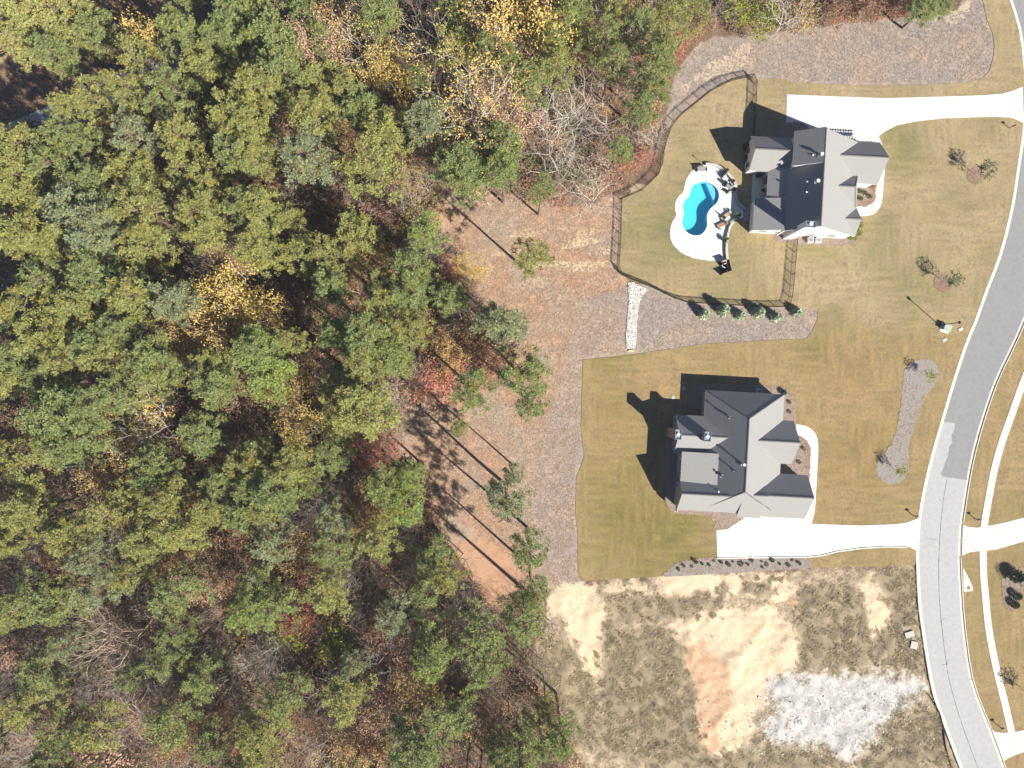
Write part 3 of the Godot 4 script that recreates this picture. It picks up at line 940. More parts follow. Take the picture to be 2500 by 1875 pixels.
func chimney(house: Node3D, c: Vector3, size: Vector2, top: float, m: Material) -> void:
	var b := MB.new()
	b.box(Vector3(c.x, (c.y + top - 0.25) / 2, c.z), Vector3(size.x, top - 0.25 - c.y, size.y))
	b.box(Vector3(c.x, top - 0.3, c.z), Vector3(size.x + 0.12, 0.12, size.y + 0.12))
	var o := part("chimney", b.done(), m, house)
	var k := MB.new()
	for s in [-1, 1]:      # an open pan with raised edges
		k.box(Vector3(c.x + s * size.x / 2, top - 0.1, c.z), Vector3(0.06, 0.24, size.y + 0.1))
		k.box(Vector3(c.x, top - 0.1, c.z + s * size.y / 2), Vector3(size.x - 0.07, 0.24, 0.06))
	k.box(Vector3(c.x, top - 0.2, c.z), Vector3(size.x - 0.07, 0.03, size.y - 0.07))
	part("cap", k.done(), M.metal_cap, o)
	var f := MB.new()
	f.cyl(Vector3(c.x, top - 0.2, c.z), 0.2, 0.32, 12)
	f.cyl(Vector3(c.x, top + 0.12, c.z), 0.27, 0.06, 12)
	part("flue", f.done(), M.white_metal, o)

func garage_door(house: Node3D, at: Vector3, wide: float, turn: float) -> void:
	var b := MB.new()
	var q := Basis(Vector3.UP, turn)
	for k in 4:
		b.box(at + q * Vector3(0, 0.3 + k * 0.56, 0.03), Vector3(wide, 0.53, 0.06), turn)
	part("garage_door", b.done(), M.trim, house)

func make_house_pool() -> void:
	var h := thing("brick_house", "white house with steep grey roof and pool deck behind it", "house", Vector3(53.571, 0.03, -38.393), deg_to_rad(-3.2))
	h.name = "white_house"
	var W: Material = M.wall_white
	# main range: ridge running down the plan, steep to the west
	var T := MB.new()
	var U := MB.new()
	var C := MB.new()
	var rN := Vector3(-2.97, 9, -2.8)
	var rS := Vector3(-2.97, 9, 13.1)
	roof_face(T, U, [Vector3(5.3, 3.2, -2.8), rN, rS, Vector3(5.3, 3.2, 13.1)])
	roof_face(T, U, [Vector3(-7.1, 4.55, 2.75), Vector3(-7.1, 4.55, 13.1), rS, Vector3(-2.97, 9, 2.75)])
	cap_line(C, rN, rS)
	var main := part("roof", T.done(), M.roof, h)
	part("ridge_cap", C.done(), M.ridge, main)
	part("fascia", U.done(), M.trim, main)
	T = MB.new()
	U = MB.new()
	roof_face(T, U, [Vector3(-7.05, 6.35, -3.0), Vector3(-7.05, 6.35, 2.75), Vector3(-2.95, 9.03, 2.75), Vector3(-2.95, 9.03, -3.0)])
	var dorm := part("roof", T.done(), M.roof, h)
	part("fascia", U.done(), M.trim, dorm)
	var B := MB.new()
	for v in [-2.5, 12.8]:
		B.quad(Vector3(-6.8, -0.2, v), Vector3(5.0, -0.2, v), Vector3(5.0, 3.2, v), Vector3(-6.8, 4.6, v))
		B.tri(Vector3(-6.8, 4.6, v), Vector3(5.0, 3.2, v), Vector3(-2.97, 8.75, v))
	B.quad(Vector3(5.0, -0.2, -2.5), Vector3(5.0, -0.2, 12.8), Vector3(5.0, 3.2, 12.8), Vector3(5.0, 3.2, -2.5))
	B.quad(Vector3(-6.45, -0.2, -2.5), Vector3(-6.45, -0.2, 12.8), Vector3(-6.45, 4.9, 12.8), Vector3(-6.45, 4.9, -2.5))
	for v in [-2.5, 2.65]:
		B.quad(Vector3(-6.6, 3, v), Vector3(-3, 3, v), Vector3(-3, 8.75, v), Vector3(-6.6, 6.4, v))
	B.quad(Vector3(-6.6, 3, -2.5), Vector3(-6.6, 3, 2.65), Vector3(-6.6, 6.4, 2.65), Vector3(-6.6, 6.4, -2.5))
	part("wall", B.done(), W, h)
	lean_to(h, -9.95, 3.2, -7.05, 4.6, 2.4, 7.35, W, true)
	lean_to(h, -11.9, 3.0, -7.05, 4.6, 7.5, 12.95, W)
	wing(h, 0, -13.2, -5.0, 0.05, 6.0, -2.95, 3.2, 2.88, 3.2, 0, 0, W)
	wing(h, 0, -1.2, 8.75, 0.5, 6.5, -3.1, 3.2, 4.05, 3.2, 0, 0, W)
	wing(h, 0, -2.4, 5.2, 5.6, 6.5, 2.4, 3.4, 8.35, 3.2, 0, 1.75, W)
	wing(h, 0, 0.6, 5.45, 10.5, 5.0, 8.3, 3.2, 12.9, 3.2, 0, 0, W)
	chimney(h, Vector3(-4.85, 0, 13.0), Vector2(1.6, 0.95), 9.6, W)
	vent_pipe(h, -3.5, 1.5, 8.5, 0.75, 0.16, M.white_metal)
	vent_pipe(h, -4.5, 1.4, 7.6, 0.5, 0.08, M.white_metal)
	vent_pipe(h, -6.15, 1.7, 6.1, 0.35, 0.07, M.white_metal)
	vent_pipe(h, -3.7, 5.7, 8.25, 0.55, 0.17, M.white_metal)
	vent_pipe(h, -4.9, 5.5, 6.95, 0.4, 0.08, M.white_metal)
	vent_pipe(h, -4.9, 7.25, 6.95, 0.4, 0.08, M.white_metal)
	# chimney breast of the porch, garage doors and the lattice over them
	garage_door(h, Vector3(5.6, 0, -2.75), 5.0, PI)
	var pg := MB.new()
	for v in [-3.95, -3.25]:
		pg.box(Vector3(5.5, 2.62, v), Vector3(5.3, 0.14, 0.1))
	for k in 12:
		pg.box(Vector3(3.0 + k * 0.455, 2.74, -3.6), Vector3(0.08, 0.1, 1.05))
	part("lattice", pg.done(), M.trim, h)
	for p in [[-13.0 + 0.08, 1.5, -1.0, -PI / 2], [-12.92, 1.5, 1.4, -PI / 2]]:
		window(h, Vector3(p[0], p[1], p[2]), 0.9, 1.5, p[3])
	for u in [-9.6, -6.9]:
		window(h, Vector3(u, 1.6, 12.66), 1.1, 1.4, 0)
	for u in [-1.5, 2.2]:
		window(h, Vector3(u, 1.7, 12.82), 1.0, 1.5, 0)
	var dd := MB.new()
	dd.box(Vector3(4.98, 1.1, 6.6), Vector3(0.14, 2.1, 1.1))
	part("door", dd.done(), M.plank, h)
	window(h, Vector3(8.47, 1.7, 0.5), 1.6, 1.5, PI / 2)

func make_house_south() -> void:
	var h := thing("grey_house", "grey-roofed house with two chimneys beside the blank white drive", "house", Vector3(36.786, 0.03, 10.536), deg_to_rad(-3.2))
	var W: Material = M.wall_grey
	wing(h, 1, -9.25, 11.1, 1.65, 7.8, -4.5, 3.3, 8.9, 3.3, 4.3, 4.1, W)
	wing(h, 0, -9.2, -1.0, -1.6, 5.9, -4.83, 3.2, 1.72, 3.2, 0, 0, W)
	lean_to(h, -8.25, 4.75, -1.9, 5.05, 1.25, 6.95, W)
	wing(h, 0, -8.25, 1.9, 8.03, 6.5, 4.8, 3.4, 11.25, 3.3, 0, 0, W)
	wing(h, 0, 2.1, 13.6, 7.55, 6.5, 4.2, 3.3, 11.65, 3.1, 0, 0, W)
	wing(h, 0, 2.0, 5.97, 7.6, 6.72, 4.5, 3.6, 11.95, 3.15, 0, 0, W)
	wing(h, 0, 2.5, 10.75, -1.45, 6.5, -4.87, 3.3, 2.45, 3.3, 0, 0, W)
	chimney(h, Vector3(-9.5, 0, -1.7), Vector2(1.0, 1.6), 6.85, M.brick)
	chimney(h, Vector3(-4.85, 2, -1.66), Vector2(1.0, 1.55), 7.5, M.brick)
	vent_pipe(h, -1.0, -4.9, 6.2, 0.4, 0.08, M.dark_metal)
	vent_pipe(h, 1.15, 2.55, 7.4, 0.85, 0.13, M.white_metal)
	vent_pipe(h, 0.15, 3.75, 6.7, 0.45, 0.08, M.dark_metal)
	vent_pipe(h, -1.65, 4.9, 5.7, 0.45, 0.1, M.dark_metal)
	vent_pipe(h, -2.2, 7.45, 5.9, 0.4, 0.07, M.white_metal)
	for p in [[3.35, 1.0, 1.0], [3.0, 1.9, 1.0], [1.2, 6.1, 0.8], [1.6, 9.9, 0.9]]:
		window(h, Vector3(-7.96, 1.0 + p[0] * 0.8, p[1] + 1.2), p[2], 1.3, -PI / 2)
	for p in [-3.9, 0.7]:
		window(h, Vector3(-8.92, 1.6, p), 1.0, 1.4, -PI / 2)
	garage_door(h, Vector3(9.6, 0, 11.32), 5.2, 0)
	window(h, Vector3(0.2, 1.6, 10.92), 1.2, 1.3, 0)
	window(h, Vector3(10.47, 1.7, -1.2), 1.6, 1.5, PI / 2)
	var dd := MB.new()
	dd.box(Vector3(8.56, 1.1, 3.3), Vector3(0.1, 2.1, 1.0))
	part("door", dd.done(), M.plank, h)

# ---------------------------------------------------------------- garden fence
func make_fence() -> void:
	var line := spline(plan([1940, 587, 1935, 650, 1930, 705, 1925, 749]), false, 6)
	line.append_array(plan([1868, 750, 1782, 745, 1678, 739]))
	line.append_array(spline(plan([1678, 739, 1640, 726, 1592, 702, 1550, 686, 1507, 667]), false, 5))
	line.append_array(plan([1507, 667, 1512, 610, 1514, 570, 1516, 484]))
	line.append_array(spline(plan([1516, 484, 1540, 477, 1569, 463, 1592, 441, 1611, 418, 1618, 375, 1628, 337, 1640, 308, 1664, 280, 1697, 254, 1735, 223, 1782, 199, 1825, 190, 1844, 188]), false, 6))
	line.append_array(plan([1844, 188, 1842, 212, 1840, 257, 1836, 336]))
	var start := line[0]
	var o := thing("metal_fence", "black metal picket fence enclosing the pool garden", "fence", Vector3(start.x, 0.03, start.y))
	var post := MB.new()
	post.box(Vector3(0, 0.7, 0), Vector3(0.075, 1.5, 0.075))
	post.tube(Vector3(0, 1.45, 0), Vector3(0, 1.52, 0), 0.06, 0.003, 4)
	var pm := post.done()
	var pan := MB.new()      # a panel two metres long
	for y in [0.16, 1.16, 1.34]:
		pan.box(Vector3(1, y, 0), Vector3(1.96, 0.045, 0.035))
	for k in 18:
		pan.box(Vector3(0.1 + k * 0.106, 0.72, 0), Vector3(0.019, 1.28, 0.019))
	var panel := pan.done()
	var p := walk(line, 1.98)
	for i in p.size():
		var q := part("post", pm, M.fence, o)
		q.position = Vector3(p[i].x - start.x, 0, p[i].y - start.y)
		if i < p.size() - 1:
			var d := p[i + 1] - p[i]
			var r := part("panel", panel, M.fence, o)
			r.position = q.position
			r.rotation.y = -d.angle()
			r.scale.x = d.length() / 2.0
	# rail fence in the far corner of the wood
	var a := G(-30, 160)
	var f := thing("rail_fence", "short dark rail fence at the lawn by the shaded lane", "fence", Vector3(a.x, 0, a.y))
	var e := G(28, 128) - a
	for k in 4:
		var b := MB.new()
		b.box(Vector3(e.x * k / 3.0, 0.6, e.y * k / 3.0), Vector3(0.14, 1.3, 0.14))
		part("post", b.done(), M.fence, f)
	for y in [0.35, 0.75, 1.15]:
		var b := MB.new()
		b.box(Vector3(e.x / 2, y, e.y / 2), Vector3(e.length(), 0.14, 0.05), -e.angle())
		part("rail", b.done(), M.fence, f)

# ---------------------------------------------------------------- pool, deck and what stands on it
func stone_wall(label: String, line: PackedVector2Array, tall: float, wide: float) -> void:
	var o := thing("seat_wall", label, "stone wall", Vector3(line[0].x, 0, line[0].y))
	rng.seed = 5
	var p := walk(line, 0.62)
	for i in p.size() - 1:
		var d := p[i + 1] - p[i]
		var m := (p[i] + p[i + 1]) / 2 - line[0]
		var b := MB.new()
		b.box(Vector3(m.x, tall / 2 - 0.06, m.y), Vector3(d.length() + 0.02, tall - 0.1, wide - 0.08), -d.angle())
		part("stone", b.done(), M.paver, o)
		b = MB.new()
		b.box(Vector3(m.x, tall - 0.03 + rng.randf_range(-0.008, 0.008), m.y), Vector3(d.length() - 0.02, 0.1, wide + rng.randf_range(-0.03, 0.03)), -d.angle())
		part("capstone", b.done(), M.stone, o)

func make_pool() -> void:
	var b := MB.new()
	for q in without(deck, pool):
		b.prism(q, -0.2, 0.09)
	struct("pool_deck", b.done(), M.concrete)
	var o := thing("swimming_pool", "blue swimming pool with curved outline and shallow ledge", "swimming pool", P(1695, 510))
	var c := Vector2(o.position.x, o.position.z)
	var own := PackedVector2Array()
	for q in pool:
		own.append(q - c)
	var s := MB.new()
	for i in own.size():
		var p := own[i]
		var q := own[(i + 1) % own.size()]
		s.quad(Vector3(p.x, 0.085, p.y), Vector3(q.x, 0.085, q.y), Vector3(q.x, -1.45, q.y), Vector3(p.x, -1.45, p.y))
	var t := Geometry2D.triangulate_polygon(own)
	for i in range(0, t.size(), 3):
		s.tri(Vector3(own[t[i]].x, -1.4, own[t[i]].y), Vector3(own[t[i + 1]].x, -1.4, own[t[i + 1]].y), Vector3(own[t[i + 2]].x, -1.4, own[t[i + 2]].y))
	part("basin", s.done(), M.pool, o)
	var ch := zoomed([640, 320, 760, 610, 900, 610, 900, 320], 1600, 380, 5.183)
	var chl := PackedVector2Array()
	for q in ch:
		chl.append(q - c)
	for q in Geometry2D.intersect_polygons(own, chl):
		part("shallow_ledge", slab(q, -1.4, -0.42), M.pool_ledge, o)
	var wt := MB.new()
	for i in range(0, t.size(), 3):
		wt.tri(Vector3(own[t[i]].x, -0.06, own[t[i]].y), Vector3(own[t[i + 1]].x, -0.06, own[t[i + 1]].y), Vector3(own[t[i + 2]].x, -0.06, own[t[i + 2]].y))
	part("water", wt.done(), M.water, o)
	var hr := thing("pool_handrail", "curved steel handrail at the pool edge", "handrail", P(1714, 437, 0.0))
	for k in 2:
		var e := MB.new()
		var last := Vector3.ZERO
		for i in 11:
			var f := i / 10.0
			var q := Vector3(-0.5 + 1.1 * f, 0.09 + 0.85 * sin(PI * minf(f * 1.15, 1.0)), 0.9 - 1.5 * f + k * 0.0)
			q.x += k * 0.75
			if i > 0:
				e.tube(last, q, 0.024, 0.024, 6)
			last = q
		part("rail", e.done(), M.white_metal, hr)
	for sp in [[1667.5, 567.5]]:
		var e := MB.new()
		e.cyl(Vector3(0, 0.08, 0), 0.12, 0.03, 10)
		single("skimmer_lid", e.done(), M.fabric_grey, "small grey round skimmer lid set in the pool deck", "lid", P(sp[0], sp[1]))
	for sp in [[1651, 606.5, -0.6], [1682, 625, -0.5]]:
		var e := MB.new()
		e.box(Vector3(0, 0.1, 0), Vector3(0.55, 0.03, 0.1), 0)
		single("deck_drain", e.done(), M.fabric_grey, "short dark drain slot at the outer edge of the pool deck", "drain", P(sp[0], sp[1]), sp[2], "drain slots along the deck edge")
	stone_wall("low curved stone seat wall around the house side of the deck", spline(zoomed([625, 115, 700, 118, 775, 140, 850, 185, 920, 245, 985, 325, 1008, 390, 1010, 480, 1015, 555, 1040, 608, 1090, 655, 1130, 672], 1600, 380, 5.183), false, 5), 0.5, 0.42)
	stone_wall("low curved stone seat wall running down to the pool pumps", spline(zoomed([1000, 826, 955, 872, 922, 950, 900, 1050, 890, 1150, 893, 1250, 905, 1325], 1600, 380, 5.183), false, 5), 0.55, 0.4)
	# paved link to the porch
	var pv := Node3D.new()
	pv.name = "paved_path"
	pv.set_meta("kind", "structure")
	add_child(pv)
	var o0 := G(1813, 508)
	for i in 9:
		for j in 12:
			var e := MB.new()
			e.box(Vector3(o0.x + i * 0.2 + 0.1 * (j % 2) + 0.1, 0.075 + 0.006 * ((i * 7 + j * 3) % 3), o0.y + j * 0.2), Vector3(0.19, 0.08, 0.19))
			part("paver", e.done(), M.paver if (i * 5 + j * 3) % 4 else M.stone, pv)
	var pt := plan([1837, 423, 1870, 425, 1870, 520, 1833, 520])
	struct("patio", slab(pt, -0.1, 0.1), M.sidewalk)

func lounger(label: String, at: Vector3, turn: float, cushion: Material, pillow: Material) -> void:
	var o := thing("sun_lounger", label, "sun lounger", at, turn)
	var b := MB.new()
	b.box(Vector3(0, 0.3, 0), Vector3(0.7, 0.06, 1.95))
	part("frame", b.done(), M.wood, o)
	for x in [-0.3, 0.3]:
		for z in [-0.85, 0.85]:
			b = MB.new()
			b.box(Vector3(x, 0.135, z), Vector3(0.06, 0.27, 0.06))
			part("leg", b.done(), M.wood, o)
	b = MB.new()
	b.box(Vector3(0, 0.38, 0.3), Vector3(0.64, 0.1, 1.25))
	part("seat_cushion", b.done(), cushion, o)
	b = MB.new()
	b.quad(Vector3(-0.32, 0.43, -0.33), Vector3(0.32, 0.43, -0.33), Vector3(0.32, 0.8, -0.95), Vector3(-0.32, 0.8, -0.95))
	b.quad(Vector3(-0.32, 0.33, -0.35), Vector3(0.32, 0.33, -0.35), Vector3(0.32, 0.7, -0.98), Vector3(-0.32, 0.7, -0.98))
	b.quad(Vector3(-0.32, 0.8, -0.95), Vector3(0.32, 0.8, -0.95), Vector3(0.32, 0.7, -0.98), Vector3(-0.32, 0.7, -0.98))
	part("backrest", b.done(), cushion, o)
	b = MB.new()
	b.box(Vector3(0, 0.79, -0.82), Vector3(0.5, 0.12, 0.3))
	part("pillow", b.done(), pillow, o)

func chair(label: String, at: Vector3, turn: float, m: Material, group := "") -> void:
	var o := thing("patio_chair", label, "chair", at, turn, group)
	var b := MB.new()
	b.box(Vector3(0, 0.43, 0), Vector3(0.5, 0.07, 0.5))
	part("seat", b.done(), m, o)
	b = MB.new()
	b.box(Vector3(0, 0.72, -0.26), Vector3(0.5, 0.5, 0.06))
	part("backrest", b.done(), m, o)
	for x in [-0.22, 0.22]:
		for z in [-0.22, 0.22]:
			b = MB.new()
			b.tube(Vector3(x, 0, z), Vector3(x, 0.41, z), 0.02, 0.02, 5)
			part("leg", b.done(), M.dark_metal, o)
		b = MB.new()
		b.box(Vector3(x * 1.2, 0.64, 0.0), Vector3(0.05, 0.04, 0.5))
		part("armrest", b.done(), M.dark_metal, o)

func side_table(label: String, at: Vector3, m: Material, r := 0.28) -> void:
	var o := thing("side_table", label, "side table", at)
	var b := MB.new()
	b.cyl(Vector3(0, 0.42, 0), r, 0.04, 14)
	part("table_top", b.done(), m, o)
	b = MB.new()
	b.tube(Vector3(0, 0, 0), Vector3(0, 0.42, 0), r * 0.55, r * 0.35, 8, true)
	part("base", b.done(), m, o)

func potted(label: String, at: Vector3, m: Material, size := 1.0) -> void:
	var o := thing("potted_plant", label, "potted plant", at)
	var b := MB.new()
	b.tube(Vector3(0, 0, 0), Vector3(0, 0.45 * size, 0), 0.18 * size, 0.26 * size, 10, true)
	part("pot", b.done(), M.dark_metal, o)
	b = MB.new()
	rng.seed = 17
	for k in 90:
		var d := Vector3(rng.randfn(), absf(rng.randfn()) + 0.4, rng.randfn()).normalized()
		var q := Vector3(0, 0.45 * size, 0) + d * rng.randf_range(0.2, 0.65) * size
		var w := d.cross(Vector3.UP + Vector3(0.1, 0, 0)).normalized() * 0.05 * size
		b.tri(Vector3(0, 0.45 * size, 0) + d * 0.05, q - w, q + w)
	part("leaves", b.done(), m, o)

func make_deck_things() -> void:
	var y := 0.09
	var at := func(zx: float, zy: float, ox: float, oy: float, k: float) -> Vector3:
		var p := P(ox + zx / k, oy + zy / k)
		p.y = 0.09
		return p
	# sun loungers by the lower wall
	lounger("wooden sun lounger with tan cushion facing the pool", at.call(835, 470, 1720, 500, 16.6), 2.25 + PI, M.fabric_tan, M.fabric_cream)
	lounger("wooden sun lounger with faded red cushion and folded red towel", at.call(680, 820, 1720, 500, 16.6), 1.98 + PI, M.fabric_red, M.fabric_grey)
	side_table("dark round side table between the two sun loungers", at.call(745, 690, 1720, 500, 16.6), M.fabric_black, 0.24)
	side_table("dark side table at the foot of the red lounger", at.call(590, 1000, 1720, 500, 16.6), M.fabric_grey, 0.22)
	side_table("cream round side table beside the dark one", at.call(690, 1045, 1720, 500, 16.6), M.fabric_cream, 0.28)
	potted("dark leafy plant in a black pot at the end of the seat wall", at.call(1215, 510, 1720, 500, 16.6), M.leaf_dark, 1.5)
	potted("grey-leaved plant in a pot against the lower seat wall", at.call(770, 1450, 1720, 500, 16.6), M.leaf_dark, 1.2)
	# swing seat at the top of the deck
	var o := thing("garden_bench", "grey garden bench at the upper end of the deck", "bench", at.call(340, 250, 1690, 400, 15.8), 0.05)
	var b := MB.new()
	b.box(Vector3(0, 0.45, 0), Vector3(1.7, 0.1, 0.55))
	part("seat", b.done(), M.fabric_grey, o)
	b = MB.new()
	b.box(Vector3(0, 0.8, -0.3), Vector3(1.7, 0.5, 0.08))
	part("backrest", b.done(), M.fabric_grey, o)
	for x in [-0.85, 0.85]:
		b = MB.new()
		b.box(Vector3(x, 0.34, 0.0), Vector3(0.08, 0.66, 0.6))
		part("side_frame", b.done(), M.dark_metal, o)
	var lp := thing("garden_torch", "dark slim garden torch behind the grey bench", "torch", at.call(455, 60, 1690, 400, 15.8))
	b = MB.new()
	b.tube(Vector3(0, 0, 0), Vector3(0, 1.7, 0), 0.04, 0.04, 6)
	part("pole", b.done(), M.dark_metal, lp)
	b = MB.new()
	b.tube(Vector3(0, 1.65, 0), Vector3(0, 1.95, 0), 0.06, 0.13, 8, true)
	part("basket", b.done(), M.dark_metal, lp)
	# planter, dining group and shut parasol on the house side
	o = thing("planter", "dark planter with reedy leaves against the curved seat wall", "planter", at.call(1230, 380, 1690, 400, 15.8), 0.9)
	b = MB.new()
	b.box(Vector3(0, 0.3, 0), Vector3(1.7, 0.55, 0.45))
	part("box", b.done(), M.dark_metal, o)
	b = MB.new()
	rng.seed = 23
	for k in 70:
		var q := Vector3(rng.randf_range(-0.8, 0.8), 0.57, rng.randf_range(-0.2, 0.2))
		var e := q + Vector3(rng.randf_range(-0.3, 0.3), rng.randf_range(0.3, 0.8), rng.randf_range(-0.3, 0.3))
		b.tri(q - Vector3(0.04, 0, 0), q + Vector3(0.04, 0, 0.02), e)
	part("leaves", b.done(), M.leaf_dark, o)
	o = thing("patio_table", "round dark patio table among the black chairs", "table", at.call(1400, 900, 1690, 400, 15.8))
	b = MB.new()
	b.cyl(Vector3(0, 0.7, 0), 0.6, 0.045, 20)
	part("table_top", b.done(), M.fabric_grey, o)
	for k in 4:
		b = MB.new()
		b.tube(Vector3(cos(k * PI / 2) * 0.45, 0, sin(k * PI / 2) * 0.45), Vector3(cos(k * PI / 2) * 0.2, 0.7, sin(k * PI / 2) * 0.2), 0.025, 0.025, 5)
		part("leg", b.done(), M.dark_metal, o)
	for k in 4:
		var c: Vector3 = o.position + Vector3(cos(0.6 + k * PI / 2), 0, sin(0.6 + k * PI / 2)) * 0.95
		chair("black patio chair drawn up to the round patio table", c, -(0.6 + k * PI / 2) - PI / 2, M.fabric_black, "chairs round the patio table")
	chair("pale cushioned patio chair on its own below the patio table", at.call(1420, 1180, 1690, 400, 15.8), 0.4, M.fabric_cream)
	o = thing("closed_parasol", "white closed parasol leaning over the patio table", "parasol", at.call(1480, 950, 1690, 400, 15.8))
	b = MB.new()
	b.cyl(Vector3(0, 0, 0), 0.32, 0.1, 14)
	part("base", b.done(), M.dark_metal, o)
	b = MB.new()
	b.tube(Vector3(0, 0, 0), Vector3(0.25, 2.6, -0.2), 0.025, 0.025, 6)
	part("pole", b.done(), M.white_metal, o)
	b = MB.new()
	b.tube(Vector3(0.1, 1.1, -0.08), Vector3(0.24, 2.5, -0.19), 0.17, 0.05, 9, true)
	part("canopy", b.done(), M.white_metal, o)
	o = thing("closed_parasol", "slim grey closed parasol between the sun loungers", "parasol", at.call(960, 720, 1720, 500, 16.6))
	b = MB.new()
	b.cyl(Vector3(0, 0, 0), 0.3, 0.1, 14)
	part("base", b.done(), M.dark_metal, o)
	b = MB.new()
	b.tube(Vector3(0, 0, 0), Vector3(0, 2.7, 0), 0.025, 0.025, 6)
	part("pole", b.done(), M.white_metal, o)
	b = MB.new()
	b.tube(Vector3(0, 1.0, 0), Vector3(0, 2.65, 0), 0.3, 0.03, 10, true)
	part("canopy", b.done(), M.fabric_grey, o)
	# cable of lights from the porch side to the pump screen
	o = thing("light_pole", "thin dark pole carrying a string cable at the pump screen", "pole", P(1757, 628))
	b = MB.new()
	b.tube(Vector3(0, 0, 0), Vector3(0, 2.9, 0), 0.03, 0.03, 6)
	part("pole", b.done(), M.dark_metal, o)
	b = MB.new()
	var far := P(1786, 478) - P(1757, 628)
	for i in 12:
		var p := Vector3(far.x * i / 12.0, 2.9 - 0.8 * sin(PI * i / 12.0), far.z * i / 12.0)
		var q := Vector3(far.x * (i + 1) / 12.0, 2.9 - 0.8 * sin(PI * (i + 1) / 12.0), far.z * (i + 1) / 12.0)
		b.tube(p, q, 0.012, 0.012, 4)
	part("cable", b.done(), M.dark_metal, o)
	# pool pumps behind a timber screen
	o = thing("timber_screen", "open timber screen around the pool pumps at the deck end", "screen", P(1772, 660))
	var cs := zoomed([430, 590, 960, 430, 1170, 1220, 510, 1440], 1740, 620, 27.65)
	for i in 3:
		var p := cs[i] - Vector2(o.position.x, o.position.z)
		var q := cs[i + 1] - Vector2(o.position.x, o.position.z)
		var n := int(p.distance_to(q) / 0.15)
		for k in n:
			var m := p.lerp(q, (k + 0.5) / n)
			b = MB.new()
			b.box(Vector3(m.x, 0.65, m.y), Vector3(0.14, 1.3, 0.04), -(q - p).angle())
			part("board", b.done(), M.plank, o)
		var md := (p + q) / 2
		b = MB.new()
		b.box(Vector3(md.x, 1.33, md.y), Vector3(p.distance_to(q) + 0.1, 0.06, 0.13), -(q - p).angle())
		part("top_rail", b.done(), M.wood, o)
	o = thing("pool_pump", "black and white pool pump with pipes inside the timber screen", "pump", P(1768, 650, 0.2), 0.25)
	o.position.y = 0.03
	b = MB.new()
	b.box(Vector3(0, 0.05, 0.1), Vector3(1.5, 0.1, 2.0))
	part("base", b.done(), M.fabric_black, o)
	b = MB.new()
	b.cyl(Vector3(-0.35, 0.1, -0.5), 0.28, 0.85, 14)
	b.tube(Vector3(-0.35, 0.95, -0.5), Vector3(-0.35, 1.05, -0.5), 0.28, 0.12, 14, true)
	part("filter", b.done(), M.fabric_black, o)
	b = MB.new()
	b.tube(Vector3(0.15, 0.35, 0.75), Vector3(0.25, 0.35, 1.1), 0.15, 0.13, 12, true)
	part("motor", b.done(), M.white_metal, o)
	for k in 5:
		b = MB.new()
		var pp := [[Vector3(-0.55, 0.8, -0.85), Vector3(0.35, 0.85, -0.8)], [Vector3(0.35, 0.85, -0.8), Vector3(0.45, 0.6, 0.5)], [Vector3(-0.55, 0.8, -0.85), Vector3(-0.45, 0.6, 0.0)], [Vector3(-0.45, 0.6, 0.0), Vector3(0.1, 0.5, 0.4)], [Vector3(-0.3, 0.75, -0.3), Vector3(0.3, 0.75, -0.4)]]
		b.tube(pp[k][0], pp[k][1], 0.055, 0.055, 8)
		part("pipe", b.done(), M.white_metal, o)
	# porch things
	o = thing("covered_grill", "black covered grill on the shaded porch of the white house", "grill", P(1853, 427))
	o.position.y = 0.1
	b = MB.new()
	b.box(Vector3(0, 0.45, 0), Vector3(1.3, 0.9, 0.7), 0.3)
	part("cabinet", b.done(), M.fabric_black, o)
	b = MB.new()
	b.tube(Vector3(-0.55, 0.95, 0.1), Vector3(0.55, 0.95, -0.25), 0.33, 0.33, 10, true)
	part("hood", b.done(), M.fabric_black, o)
	chair("brown cushioned chair on the shaded porch", P(1864, 447), PI / 2, M.fabric_red)
	chair("black armchair next to the brown one on the porch", P(1862, 466), PI / 2, M.fabric_black)
	side_table("pale round lidded urn at the porch corner", P(1844, 425), M.white_metal, 0.2)

# ---------------------------------------------------------------- plants
func rand_dir(up := 0.0) -> Vector3:
	var d := Vector3(rng.randfn(), rng.randfn(), rng.randfn()).normalized()
	d.y += up
	return d.normalized()

func puff(b: MB, c: Vector3, r: float, n: int, up: float, wide: float) -> void:      # a tuft of needles
	for k in n:
		var d := rand_dir(up)
		var s := d.cross(Vector3.UP + rand_dir() * 0.55).normalized() * wide * r
		var e := c + d * r * rng.randf_range(0.75, 1.15)
		b.tri(c + d * r * 0.1, e - s, e + s)

